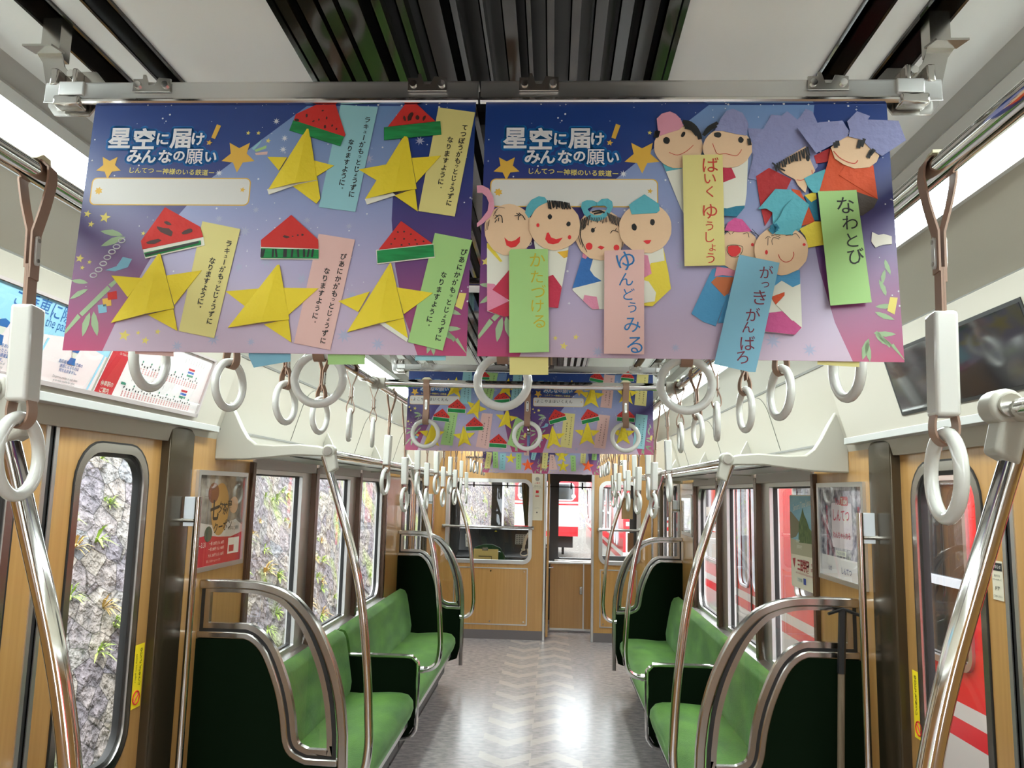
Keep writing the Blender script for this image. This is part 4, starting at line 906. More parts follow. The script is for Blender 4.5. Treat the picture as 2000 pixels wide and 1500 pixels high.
PW_ = .5225
PH_ = (L1(187, 688)[1]+L1(900, 692)[1])/2
def star_pts(cx, cy, R, rot=0, k=5, inner=.42):
    return [(cx+(R if i % 2 == 0 else R*inner)*sin(rot+pi*i/k), cy-(R if i % 2 == 0 else R*inner)*cos(rot+pi*i/k)) for i in range(2*k)]
def poster(parent_fn, ux, base_label):
    """one printed poster; ux = local x of its left edge"""
    fn = lambda u, v, w_=0.0: parent_fn(ux+min(max(u, 0), PW_), min(v, PH_), w_)
    t_ = thing('hanging_poster', base_label, 'poster', fn(PW_/2, .17), 'star festival posters')
    H = PH_; off0 = L1(187, 205)[0]
    def P(pts): return [(a-off0, b_) for a, b_ in full(pts)]
    # sheet with a slight curl at the free side edges
    m = MB(); N = 16
    def zc(u, v): return .004*max(0, (abs(u-PW_/2)-PW_*.38)/(PW_*.12))*(v/H)
    vs = [fn(PW_*i/N, H*j/6, 0) for j in range(7) for i in range(N+1)]
    m.add(vs, [(j*(N+1)+i, j*(N+1)+i+1, (j+1)*(N+1)+i+1, (j+1)*(N+1)+i) for j in range(6) for i in range(N)])
    vs = [fn(PW_*i/N, H*j/6, -.0006) for j in range(7) for i in range(N+1)]
    m.add(vs, [(j*(N+1)+i, j*(N+1)+i+1, (j+1)*(N+1)+i+1, (j+1)*(N+1)+i) for j in range(6) for i in range(N)]); m.build('printed_sheet', NIGHT, t_, smooth=False)
    e_ = LY*.35
    bm_ = P([(600, 207), (515, 270), (410, 350), (340, 430), (285, 520), (240, 600), (198, 700), (815, 705), (790, 620), (772, 520), (765, 430), (770, 330), (785, 260), (795, 207)])
    sheet(fn, bm_, e_*.5, e_*.4, BEAM, 'light_beam', t_)
    m = MB(); rr = random.Random(11)
    for k in range(150):
        x, y = rr.random()*PW_, rr.random()**1.6*H*.8; s_ = .0006+.0010*rr.random()**2; nq = 4 if rr.random() < .3 else 6
        m.add([fn(x+s_*(1 if nq == 6 or i % 2 == 0 else .35)*(1.5 if nq == 4 else 1)*cos(i*2*pi/(nq*2 if nq == 4 else nq)), y+s_*(1 if nq == 6 or i % 2 == 0 else .35)*(1.5 if nq == 4 else 1)*sin(i*2*pi/(nq*2 if nq == 4 else nq)), e_*1.2) for i in range(nq*2 if nq == 4 else nq)], [tuple(range(nq*2 if nq == 4 else nq))])
    for (px, py) in [(540, 237), (556, 270), (553, 292), (428, 338)]: m.add([fn(a, b_, e_*1.2) for a, b_ in star_pts(*P([(px, py)])[0], .0052, 0, 8, .35)], [tuple(range(16))])
    m.build('printed_star_dots', WHITEP, t_, smooth=False)
    m = MB()
    for (px, py, R) in [(478, 452, 13), (466, 522, 11), (428, 427, 9), (346, 676, 12), (417, 662, 14), (490, 668, 9), (520, 510, 15), (590, 545, 13), (687, 577, 11), (672, 655, 16), (738, 672, 14), (682, 442, 8), (720, 310, 12), (600, 430, 8), (500, 410, 8), (640, 520, 9), (820, 275, 11), (705, 248, 9)]:
        m.add([fn(a, b_, e_*1.4) for a, b_ in star_pts(*P([(px, py)])[0], R*.00064, .2, 8, .38)], [tuple(range(16))])
    m.build('printed_bursts', BURST, t_, smooth=False)
    m = MB()
    for (px, py, R) in [(171, 418, 8), (205, 425, 12), (178, 438, 7), (156, 505, 9), (175, 512, 5), (161, 523, 5), (280, 456, 5), (243, 655, 12), (270, 650, 5), (284, 665, 8), (308, 648, 6), (485, 260, 5), (505, 260, 5), (524, 275, 6)]:
        m.add([fn(a, b_, e_*1.6) for a, b_ in star_pts(*P([(px, py)])[0], R*.00066, .15, 5, .45)], [tuple(range(10))])
    m.build('printed_yellow_stars', YSTAR, t_, smooth=False)
    for q, (px, py, R, ro) in enumerate([(466, 305, 36, pi), (213, 326, 27, pi)]):
        sheet(fn, star_pts(*P([(px, py)])[0], R*.00066, ro, 5, .48), e_*1.7, e_*.2, GOLD, 'printed_gold_star', t_)
    for q, (pts, cc) in enumerate((([(492, 290), (512, 272), (508, 280), (496, 294)], TZ['blue']), ([(497, 293), (521, 284), (520, 290), (500, 297)], TZ['green']), ([(498, 299), (523, 296), (522, 302), (500, 303)], TZ['pink']))):
        sheet(fn, P(pts), e_*1.7, e_*.2, cc, 'printed_streak', t_)
    # bamboo, paper chain, squares
    def leaf(mb, x, y, ln, ang, wd=.22):
        c_, s_ = cos(ang), sin(ang); cx, cy = P([(x, y)])[0]; ln *= .00066
        mb.add([fn(cx+ln*(t_*c_-o*wd*s_), cy+ln*(t_*s_+o*wd*c_), e_*1.5) for t_, o in ((0, 0), (.2, .5), (.5, .75), (.8, .4), (1, 0), (.8, -.35), (.5, -.5), (.2, -.35))], [tuple(range(8))])
    m = MB()
    for a in [(240, 460, 48, -2.95), (245, 463, 52, 2.75), (172, 553, 36, -3.0), (172, 565, 40, 2.6), (176, 610, 50, 1.75), (183, 608, 52, 1.3), (868, 590, 36, -.1), (866, 600, 38, .4), (890, 570, 34, -1.9), (862, 640, 38, .05), (862, 644, 38, .6), (850, 650, 44, 1.9), (846, 655, 40, 1.5), (895, 500, 32, 1.3), (893, 520, 30, 1.8)]: leaf(m, *a)
    for seg_ in ([(122, 645), (128, 652), (158, 620), (152, 613)], [(155, 612), (161, 618), (216, 565), (210, 558)], [(212, 556), (218, 562), (235, 545), (232, 540)], [(860, 640), (866, 636), (890, 662), (886, 668)], [(888, 664), (894, 660), (918, 690), (911, 691)]):
        nn = P(seg_); m.add([fn(a, b_, e_*1.5) for a, b_ in nn], [(0, 1, 2, 3)])
    m.build('printed_bamboo', LEAF, t_, smooth=False)
    for pts, cc in (([(210, 572), (228, 568), (229, 584), (211, 586)], RED), ([(200, 584), (217, 581), (218, 597), (202, 599)], GOLD), ([(191, 596), (208, 594), (209, 610), (193, 612)], TZ['sky']), ([(240, 502), (258, 506), (250, 522), (225, 530), (205, 528), (228, 520)], TZ['sky']), ([(897, 572), (911, 573), (902, 605), (889, 598)], YSTAR)):
        sheet(fn, P(pts), e_*1.6, e_*.2, cc, 'printed_paper_ornament', t_)
    m = MB()
    for k, (px, py) in enumerate([(238, 470), (228, 482), (219, 492), (210, 503), (202, 515), (193, 527), (183, 538)]):
        cx, cy = P([(px, py)])[0]; m.tube([fn(cx+.0045*cos(a*pi/6), cy+.0030*sin(a*pi/6), e_*2) for a in range(12)], .0008, 4, True)
    m.build('printed_paper_chain', WHITEP, t_, smooth=False)
    # title
    ttl = [('星', 234, 270, 44, 0), ('空', 282, 271, 44, 0), ('に', 318, 272, 27, 0), ('届', 353, 271, 42, 0), ('け', 387, 272, 27, 0), ('み', 263, 306, 30, 0), ('ん', 291, 306, 29, 0), ('な', 323, 306, 28, 0), ('の', 350, 305, 24, 0), ('願', 380, 306, 32, 0), ('い', 412, 307, 25, 0)]
    def W_(items, off, w0, nm_, mm, xs=1.0):
        it = []
        for tx, px, py, sz, ro in items:
            u, v = P([(px, py)])[0]; it.append((tx, u, -v, sz*.00066*1.05, ro, off, xs))
        writing(it, lambda u, v, w_: fn(u, -v, w0), nm_, mm, t_)
    halo = [(tx, px+4.6*cos(a*pi/7), py+4.6*sin(a*pi/7), sz*1.06, ro) for tx, px, py, sz, ro in ttl for a in range(14)]
    W_(halo, .03, e_*1.9, 'title_outline', TITLEB); W_([(a, b, c, d*1.06, e) for a, b, c, d, e in ttl if a != '願'], .030, e_*2.6, 'title_lettering', WHITEP); W_([(a, b, c, d*1.1, e) for a, b, c, d, e in ttl if a == '願'], .008, e_*2.6, 'title_lettering', WHITEP)
    sheet(fn, P([(424, 243), (432, 246), (420, 272), (413, 269)]), e_*2.2, e_*.3, GOLD, 'exclamation_mark', t_); sheet(fn, star_pts(*P([(409, 279)])[0], .0045, .2, 5, .45), e_*2.2, e_*.3, GOLD, 'exclamation_star', t_)
    W_([('しんてつ', 277, 333, 13, -.01), ('ー神様のいる鉄道ー', 362, 336, 13, -.03)], .012, e_*2, 'subtitle_lettering', YSTAR)
    a, b_ = P([(181, 347)])[0], P([(486, 402)])[0]
    a = (P([(181, 347)])[0][0], P([(181, 347)])[0][1]); b_ = (P([(486, 402)])[0][0], P([(486, 402)])[0][1])
    sheet(fn, rrect(a[0], b_[0], a[1], b_[1], .0075, 5), e_*1.6, e_*.2, GOLD, 'name_panel_border', t_); sheet(fn, rrect(a[0]+.0014, b_[0]-.0014, a[1]+.0014, b_[1]-.0014, .0065, 5), e_*2.0, e_*.2, PANELW, 'name_panel', t_)
    sheet(fn, star_pts(*P([(193, 373)])[0], .0058, .2, 7, .6), e_*2.4, e_*.2, GOLD, 'panel_star', t_); sheet(fn, star_pts(*P([(474, 371)])[0], .004, .2, 5, .45), e_*2.4, e_*.2, GOLD, 'panel_star', t_)
    return t_, fn, P
pA, fA, PP1 = poster(fn1, L1(187, 205)[0], 'star festival poster covered in yellow stars and watermelon crafts, nearest left')
def dup_poster(dx, dy, label):
    o = dup(pA, pA.location+Vector((dx, dy, 0)), None, label, 'star festival posters'); return o
u2 = L1(949, 205)[0]-L1(187, 205)[0]
dup_poster(u2, 0, 'star festival poster covered in paper doll faces, nearest right')
# tear in the nearest right poster (pale torn patch), and the school name on the farther ones
t_ = thing('torn_tape', 'torn pale paper patch on the right edge of the nearest right poster', 'tape', fn1(.53, .18)); on(fn1, cG([(828, 865), (870, 885), (905, 878), (958, 893), (960, 945), (900, 950), (850, 968), (822, 930)]), .0008, .0003, flat('torn_paper', (214, 208, 196)), 'patch', t_)

# ------------------------------------------------------------------ paper crafts
def origami_star(fn, left, right, leg, front, white, label, group, w0=.0012, m_=None, sz=None):
    c = front[0]; t_ = thing('origami_star', label, 'origami star', fn(c[0], c[1], w0), group); mm = m_ or YEL
    for pts, nm in ((left, 'left_arm'), (right, 'right_arm'), (leg, 'lower_leg')): on(fn, pts, w0, .0009, mm, nm, t_)
    if white: on(fn, white, w0+.0006, .0008, YELW, 'white_underside', t_)
    A_ = lerp(front[0], front[-3], .5) if len(front) == 4 and abs(front[0][0]-front[1][0]) < .02 else front[0]
    T_, R_, L_ = (lerp(front[0], front[1], .5), front[2], front[3]) if hypot(front[0][0]-front[1][0], front[0][1]-front[1][1]) < .012 else (front[0], front[1], front[-1])
    Bm = lerp(L_, R_, .56); m = MB(); q = [fn(*p, w0+.0014) for p in front]; r0 = fn(*lerp(T_, Bm, .04), w0+.0018); r1 = fn(*Bm, w0+.0052)
    n_ = len(front); iR = front.index(R_); iL = front.index(L_)
    right = [i for i in range(0, iR+1)]; m.add(q+[r0, r1], [tuple([n_+0]+right+[n_+1]), tuple([n_+0, n_+1]+list(range(iL, n_))+([0] if iL != 0 else []))]+([tuple([n_+1]+list(range(iR, iL+1)))] if iL-iR > 1 else []))
    m.add([fn(*p, w0+.0006) for p in front]+q, [(i, (i+1) % n_, n_+(i+1) % n_, n_+i) for i in range(n_)])
    m.build('front_fold', mm, t_, smooth=False)
    return t_
def lerp(a, b_, t): return (a[0]+(b_[0]-a[0])*t, a[1]+(b_[1]-a[1])*t)
def blob(c, rx, ry, rot=0, n_=9, j=.25, rr=None):
    rr = rr or random
    return [(c[0]+(rx*cos(2*pi*k/n_)*cos(rot)-ry*sin(2*pi*k/n_)*sin(rot))*(1+rr.uniform(-j, j)), c[1]+(rx*cos(2*pi*k/n_)*sin(rot)+ry*sin(2*pi*k/n_)*cos(rot))*(1+rr.uniform(-j, j))) for k in range(n_)]
def melon(fn, flesh, rind, seeds, label, group, rm=None, w0=.0012, scrib=None, white=None):
    t_ = thing('origami_watermelon', label, 'origami watermelon', fn(*flesh[0], w0), group)
    if white: on(fn, white, w0, .0007, YELW, 'white_edge', t_)
    on(fn, flesh, w0+.0004, .0009, RED, 'red_flesh', t_); on(fn, rind, w0+.0007, .0008, rm or RIND, 'green_rind', t_)
    m = MB()
    for (x, y, rx, ry) in seeds:
        p = blob((x, y), rx, ry, random.uniform(-.4, .4)); m.add([fn(a, b_, w0+.0016) for a, b_ in p], [tuple(range(len(p)))])
    m.build('crayon_seeds', BROWNI, t_, smooth=False)
    if scrib:
        m = MB()
        for (a, b_, wd) in scrib:
            d = Vector((b_[0]-a[0], b_[1]-a[1])); nn = Vector((-d.y, d.x)).normalized()*wd; m.add([fn(a[0]+nn.x, a[1]+nn.y, w0+.0018), fn(b_[0]+nn.x, b_[1]+nn.y, w0+.0018), fn(b_[0]-nn.x, b_[1]-nn.y, w0+.0018), fn(a[0]-nn.x, a[1]-nn.y, w0+.0018)], [(0, 1, 2, 3)])
        m.build('rind_scribble', INK, t_, smooth=False)
    return t_
SMALLK = 'ゃゅょっャュョッ'
def vline(s_, p0, p1, size, tilt=0.0, off=.024, jit=.06):
    size *= .84
    it = []; ws_ = [(.62 if c in SMALLK else 1) for c in s_]; tot = sum(ws_)-.5*ws_[0]-.5*ws_[-1]; acc = 0
    for i, c in enumerate(s_):
        if i: acc += .5*ws_[i-1]+.5*ws_[i]
        a = acc/tot; u, v = lerp(p0, p1, a); k = size*(.66 if c in SMALLK+'。' else 1)*random.uniform(1-jit, 1+jit)
        if c == '。': u += size*.25; v -= size*.2
        it.append((c, u, -v, k, (-pi/2 if c == 'ー' else 0)+tilt+random.uniform(-.05, .05), off, .92))
    return it
def strip(fn, quad, col, lines, label, group, w0=.0010, ink=None, cat='paper strip'):
    t_ = thing('wish_strip', label, cat, fn(*lerp(quad[0], quad[1], .5), w0), group)
    on(fn, quad, w0, .0004, TZ[col] if isinstance(col, str) else col, 'paper', t_)
    if lines:
        it = sum([vline(*a) for a in lines], [])
        writing(it, lambda u, v, w_: fn(u, -v, w0+.0008), 'handwriting', ink or INK, t_)
    return t_
G1 = 'star, watermelon and wish crafts on the nearest left poster'
px_ = .00064
S_TXT = (('ラキューがもっとじょうずに', 'なりますように。'), ('てつぼうがもっとじょうずに', 'なりますように。'), ('ぴあにかがもっとじょうずに', 'なりますように。'))
def two(cr, a0, a1, b0, b1, k, sz): A, B, C_, D_ = cr([a0, a1, b0, b1]); return [(S_TXT[k][0], A, B, sz, -.12), (S_TXT[k][1], C_, D_, sz, -.12)]
strip(fn1, cC([(725, 26), (1063, 48), (858, 998), (528, 955)]), 'blue', two(cC, (970, 165), (825, 840), (822, 365), (725, 795), 0, .0108), 'pale blue wish strip with black writing on the nearest left poster', G1)
strip(fn1, cC([(1612, 50), (1945, 95), (1760, 1040), (1430, 990)]), 'yellow', two(cC, (1850, 235), (1708, 918), (1720, 345), (1620, 790), 1, .0108), 'pale yellow wish strip at the upper right of the nearest left poster', G1)
strip(fn1, cB([(1380, 15), (1750, 90), (1495, 1155), (1150, 1085)]), 'yellow', two(cB, (1640, 235), (1452, 990), (1480, 400), (1345, 865), 0, .0112), 'pale yellow wish strip at the lower left of the nearest left poster', G1)
strip(fn1, cD([(525, 127), (855, 180), (630, 1182), (300, 1120)]), 'pink', two(cD, (752, 335), (567, 1098), (602, 465), (478, 940), 2, .0108), 'pink wish strip on the nearest left poster', G1)
strip(fn1, cD([(1580, 120), (1918, 185), (1650, 1187), (1335, 1110)]), 'green', two(cD, (1845, 295), (1612, 1072), (1662, 500), (1510, 970), 2, .0108), 'green wish strip at the lower right of the nearest left poster', G1)
def seeds(cr, l_): return [(*cr([(x, y)])[0], a*px_, b_*px_) for x, y, a, b_ in l_]
melon(fn1, cC([(505, 30), (680, 26), (770, 300), (757, 320), (300, 175), (320, 115)]), cC([(298, 170), (757, 318), (722, 405), (262, 262)]), seeds(cC, [(565, 85, 3, 2), (420, 130, 2.5, 4), (480, 180, 3, 2), (530, 165, 2, 3), (330, 170, 5, 3), (600, 150, 2, 3), (585, 230, 3, 4), (650, 220, 2, 3), (690, 250, 2, 3)]), 'red origami watermelon left of the pale blue strip, top of the nearest left poster', G1)
melon(fn1, cC([(1310, 26), (1420, 26), (1585, 180), (1155, 228)]), cC([(1120, 235), (1630, 178), (1640, 300), (1120, 350)]), seeds(cC, [(1305, 155, 2.5, 6), (1358, 135, 5, 11), (1425, 145, 4, 5), (1485, 150, 3.5, 6)]), 'red origami watermelon at the top right of the nearest left poster', G1)
melon(fn1, full([(324, 406), (392, 444), (398, 464), (280, 488), (277, 472)]), full([(283, 495), (393, 471), (394, 479), (286, 503)]), [(*L1(330, 438), 9*px_, 4*px_), (*L1(325, 453), 20*px_, 7*px_), (*L1(368, 454), 11*px_, 5*px_), (*L1(301, 474), 15*px_, 5*px_)], 'red origami watermelon with big brown seeds at the lower left of the nearest left poster', G1, white=full([(280, 486), (398, 463), (401, 480), (285, 506)]), scrib=[(L1(286, 499), L1(390, 474), .0016)])
melon(fn1, full([(570, 421), (622, 469), (623, 487), (511, 483), (511, 470)]), full([(511, 486), (623, 489), (623, 506), (511, 505)]), [(*L1(560, 464), 7*px_, 3*px_), (*L1(573, 463), 2*px_, 1.5*px_), (*L1(583, 461), 2*px_, 2*px_), (*L1(592, 460), 3*px_, 2.5*px_)], 'red origami watermelon with a striped black and green rind on the nearest left poster', G1, white=full([(510, 480), (624, 484), (623, 508), (510, 507)]), scrib=[(L1(513+x, 488), L1(512+x+3*sin(x), 504), .0013) for x in (0, 5, 22, 27, 44, 47, 60, 70, 82, 92, 100)])
melon(fn1, full([(784, 433), (845, 477), (740, 489)]), full([(737, 491), (847, 479), (849, 502), (738, 515)]), [(*L1(a, b_), 2.2*px_, 1.8*px_) for a, b_ in ((778, 455), (790, 454), (803, 459), (812, 470), (772, 468), (790, 468), (765, 478), (828, 473), (800, 478), (785, 480), (815, 478))], 'red origami watermelon at the lower right of the nearest left poster', G1, white=full([(735, 489), (847, 477), (850, 504), (737, 517)]))
def st(cr, left, right, leg, front, white, lab): origami_star(fn1, cr(left), cr(right), cr(leg), cr(front), cr(white) if white else None, lab, G1)
st(cC, [(60, 500), (240, 505), (165, 625)], [(480, 532), (665, 580), (505, 678)], [(290, 765), (515, 700), (540, 880), (505, 925)], [(420, 242), (440, 245), (515, 712), (70, 800)], [(60, 795), (75, 845), (340, 750), (515, 715), (500, 700)], 'yellow origami star at the top left of the nearest left poster crafts')
st(cC, [(890, 615), (1150, 568), (1075, 728)], [(1370, 512), (1635, 490), (1410, 735)], [(1212, 850), (1400, 790), (1425, 995)], [(1300, 310), (1335, 315), (1415, 793), (948, 885)], [(945, 885), (965, 935), (1225, 850), (1200, 830)], 'yellow origami star at the top right of the nearest left poster crafts')
st(cB, [(495, 545), (795, 570), (655, 757)], [(1030, 545), (1375, 495), (1108, 832)], [(850, 928), (1098, 870), (1138, 1085)], [(958, 330), (976, 340), (1110, 866), (492, 1008)], None, 'yellow origami star beneath the big-seeded watermelon on the nearest left poster')
st(c1, [(883, 1140), (1020, 1128), (972, 1208)], [(1108, 1126), (1246, 1128), (1128, 1232)], [(1032, 1268), (1128, 1248), (1140, 1339)], [(1084, 1038), (1094, 1036), (1132, 1250), (893, 1282)], None, 'yellow origami star in the lower middle of the nearest left poster')
st(cD, [(705, 740), (990, 652), (885, 838)], [(1236, 615), (1562, 665), (1298, 858)], [(1085, 945), (1298, 895), (1338, 1080)], [(1170, 400), (1184, 394), (1300, 894), (785, 1022)], [(1080, 946), (1325, 1110), (1338, 1078), (1120, 930)], 'yellow origami star at the lower right of the nearest left poster')

# paper dolls on the nearest right poster
G2 = 'paper dolls and wish strips on the nearest right poster'
COLS = {k: mat('paper_'+k, srgb(*v), .75, bump=(90, .2)) for k, v in dict(white=(202, 202, 198), crimson=(179, 42, 68), pinkp=(207, 130, 155), blue=(47, 101, 165), yellow=(214, 193, 61), teal=(33, 111, 136), turq=(84, 162, 174), lav=(130, 132, 172), orange=(197, 75, 35), red=(165, 37, 40), rose=(197, 80, 139), sky=(73, 143, 186), magenta=(186, 77, 130), amber=(218, 171, 52), grey=(70, 61, 56), orange2=(186, 104, 61), pinkhat=(205, 139, 158)).items()}
CRAY = flat('red_crayon', (206, 36, 40)); ROSE = flat('rose_crayon', (226, 50, 100)); BLUEI = flat('blue_pen', (26, 104, 160)); REDPEN = flat('red_pen', (186, 50, 36)); MAROON = flat('maroon_pen', (110, 30, 50)); OLIVE = flat('olive_pen', (176, 160, 30))
def stroke(mb, fn, pts, wd, w0):
    P = [Vector(p) for p in (spline([Vector((*p, 0)).xy if False else Vector(p) for p in pts], 4) if len(pts) > 2 else [Vector(p) for p in pts])]
    for i in range(len(P)-1):
        d = P[i+1]-P[i]
        if d.length < 1e-7: continue
        nn = Vector((-d.y, d.x)).normalized()*wd/2; e = d.normalized()*wd*.3; a = P[i]-e; b_ = P[i+1]+e
        mb.add([fn(a.x+nn.x, a.y+nn.y, w0+i*2e-6), fn(b_.x+nn.x, b_.y+nn.y, w0+i*2e-6), fn(b_.x-nn.x, b_.y-nn.y, w0+i*2e-6), fn(a.x-nn.x, a.y-nn.y, w0+i*2e-6)], [(0, 1, 2, 3)])
def doll(label, w0, cr, body, face, hats, eyes, reds, lines, hair=()):
    """body/hats: [(colour, polygon)], face polygon or (cx,cy,rx,ry); everything in crop pixels"""
    if len(face) == 4 and isinstance(face[0], (int, float)):
        cx, cy, rx, ry = face; rr = random.Random(int(cx)); face = [(cx+rx*cos(k*pi/14)*rr.uniform(.98, 1.02), cy+ry*sin(k*pi/14)*rr.uniform(.98, 1.02)) for k in range(28)]
    fc = cr(face); t_ = thing('paper_doll', label, 'paper doll', fn1(sum(p[0] for p in fc)/len(fc), sum(p[1] for p in fc)/len(fc), w0), G2)
    for i, (c_, poly) in enumerate(body): on(fn1, cr(poly), w0+.0003*i, .0005, COLS[c_], 'folded_robe' if i == 0 else 'robe_panel', t_)
    wf_ = w0+.0003*len(body)+.0004
    fo = on(fn1, fc, wf_, .0005, SKIN, 'face', t_)
    for i, (c_, poly) in enumerate(hats): on(fn1, cr(poly), wf_+.0007+.0003*i, .0005, COLS[c_], 'paper_hat', t_)
    if eyes:
        m = MB()
        for (x, y, rx, ry, ro) in eyes:
            c = cr([(x, y)])[0]; k = (cr([(x+100, y)])[0][0]-c[0])/100; p = blob(c, rx*k, ry*k, ro, 12, .08); m.add([fn1(a, b_, wf_+.0007) for a, b_ in p], [tuple(range(12))])
        m.build('drawn_eyes', INK, t_, smooth=False)
    if reds:
        m = MB()
        for poly in reds: p = cr(poly); m.add([fn1(a, b_, wf_+.0007) for a, b_ in p], [tuple(range(len(p)))])
        m.build('red_mouth_and_cheeks', CRAY, t_, smooth=False)
    for nm, mm, wd, ls in lines:
        m = MB()
        for l_ in ls: stroke(m, fn1, cr(l_), wd, wf_+.0016 if nm != 'drawn_smile' else wf_+.0008)
        m.build(nm, mm, t_, smooth=False)
    return t_
def ell(cx, cy, rx, ry, n_=12): return [(cx+rx*cos(2*pi*k/n_), cy+ry*sin(2*pi*k/n_)) for k in range(n_)]
def hairs(x0, x1, y0, y1, k, sl_=0, rr=random.Random(5)): return [[(x0+(x1-x0)*i/k+rr.uniform(-4, 4), y0(i/k) if callable(y0) else y0), (x0+(x1-x0)*i/k+sl_+rr.uniform(-6, 6), (y1(i/k) if callable(y1) else y1)+rr.uniform(-12, 12))] for i in range(k+1)]
doll('winking paper doll with a pink heart at the left edge of the nearest right poster', .0010, cE,
     [('white', [(88, 480), (290, 560), (300, 1070), (230, 1082), (90, 1035)]), ('yellow', [(90, 480), (120, 500), (215, 630), (195, 635), (90, 520)]), ('pinkp', [(90, 810), (150, 815), (265, 955), (100, 1035), (90, 1030)]), ('crimson', [(133, 862), (270, 700), (290, 960)]), ('crimson', [(100, 1035), (270, 955), (290, 1075), (230, 1082)])],
     (268, 378, 200, 208), [('pinkhat', [(8, 20), (50, 18), (105, 45), (140, 110), (152, 200), (120, 270), (60, 325), (10, 358), (8, 328), (50, 285), (95, 225), (105, 160), (85, 110), (50, 80), (10, 80)])], [],
     [[(230, 440), (262, 468), (290, 472), (320, 462), (358, 432), (356, 480), (325, 515), (285, 524), (248, 505)]],
     [('drawn_eyes', INK, .0012, [[(155, 290), (185, 262), (210, 275), (215, 322)], [(160, 262), (180, 272)], [(155, 320), (168, 300)], [(185, 285), (182, 310)], [(345, 300), (350, 270), (375, 262), (398, 298)], [(315, 268), (345, 262)], [(330, 248), (352, 258)], [(350, 244), (365, 258)]]), ('drawn_hair', INK, .0005, [[(150, 240), (190, 200), (235, 205)], [(145, 255), (175, 215)], [(140, 270), (165, 235)], [(90, 320), (80, 390)], [(100, 310), (95, 380)], [(110, 300), (102, 350)]])])
doll('smiling paper doll with spiky black hair on the nearest right poster', .0034, cE,
     [('white', [(470, 470), (755, 500), (740, 610), (697, 850), (665, 1015), (560, 1005)]), ('amber', [(660, 560), (750, 545), (742, 600), (715, 610)]), ('crimson', [(560, 770), (625, 745), (697, 845), (590, 890), (560, 890)]), ('crimson', [(560, 895), (697, 848), (667, 1015), (560, 1005)])],
     (640, 350, 208, 200), [], [(600, 278, 18, 23, 0), (751, 337, 17, 21, .3)],
     [[(575, 410), (590, 405), (610, 445), (650, 460), (705, 447), (670, 490), (625, 502), (585, 492), (562, 460)], ell(503, 347, 13, 16), ell(759, 444, 14, 18)],
     [('drawn_hair', INK, .0016, hairs(582, 755, lambda f: 150+20*f*f, lambda f: 205+12*f, 17, 8))])
t_ = thing('paper_ear', 'turquoise paper half disc tucked between the two leftmost doll faces', 'paper craft', fn1(*cE([(480, 180)])[0], .003), G2)
on(fn1, cE([(428, 285), (398, 240), (410, 190), (450, 135), (510, 105), (560, 115), (582, 150), (500, 210), (440, 270)]), .0030, .0005, COLS['turq'], 'paper', t_)
doll('winking paper doll with grey hair and a turquoise heart on the nearest right poster', .0010, cE,
     [('white', [(868, 565), (1100, 620), (1100, 1015), (945, 1022), (783, 862)]), ('blue', [(868, 565), (950, 610), (925, 700), (960, 750), (1020, 790), (783, 850)]), ('pinkp', [(868, 565), (915, 580), (890, 612), (862, 600)]), ('pinkp', [(880, 905), (980, 920), (1000, 1018), (945, 1020), (870, 950)])],
     (1012, 420, 203, 205), [('turq', [(985, 158), (1020, 130), (1070, 125), (1105, 150), (1112, 190), (1090, 240), (1040, 290), (985, 312), (920, 298), (875, 250), (853, 195), (860, 155), (900, 138), (945, 140), (985, 158), (978, 182), (940, 190), (905, 210), (925, 240), (965, 262), (1010, 258), (1050, 230), (1068, 200), (1040, 180), (1000, 185), (982, 180)])],
     [(948, 382, 16, 20, 0)], [ell(918, 512, 28, 30), ell(1140, 523, 24, 25), [(985, 520), (1010, 507), (1045, 518), (1020, 540)]],
     [('drawn_wink', INK, .0009, [[(1092, 408), (1110, 385), (1135, 390), (1155, 400)], [(1130, 385), (1140, 368)], [(955, 375), (970, 362)]]), ('drawn_hair', COLS['grey'], .0009, hairs(850, 930, lambda f: 300-40*f, lambda f: 400-60*f, 16, -20)+hairs(930, 1060, 280, 320, 9, 5)+hairs(1060, 1170, lambda f: 240+45*f, lambda f: 310+60*f, 14, 22)+[[(835, 340), (830, 420), (850, 500)], [(845, 330), (845, 420), (868, 520)], [(860, 320), (850, 440), (900, 560)], [(1190, 480), (1180, 540)]]), ('drawn_fringe', INK, .0022, [[(945, 235), (1000, 225), (1040, 240)], [(960, 250), (1030, 235)]])])
doll('paper doll with a pale round face and turquoise cap on the nearest right poster', .0034, cE,
     [('yellow', [(1330, 560), (1520, 525), (1560, 720), (1582, 858), (1430, 1000), (1330, 990)]), ('white', [(1340, 560), (1518, 527), (1530, 630), (1420, 650), (1390, 700), (1340, 700)]), ('pinkp', [(1340, 575), (1395, 590), (1425, 735), (1370, 765), (1340, 765)]), ('white', [(1340, 785), (1400, 800), (1460, 890), (1450, 960), (1360, 975), (1340, 960)])],
     (1375, 368, 213, 206), [('turq', [(1240, 185), (1262, 165), (1365, 97), (1482, 175), (1488, 228), (1465, 248), (1262, 260)])], [(1282, 362, 21, 31, -.2), (1430, 322, 21, 28, 0)],
     [[(1355, 475), (1378, 467), (1422, 467), (1405, 495), (1385, 500)]], [])
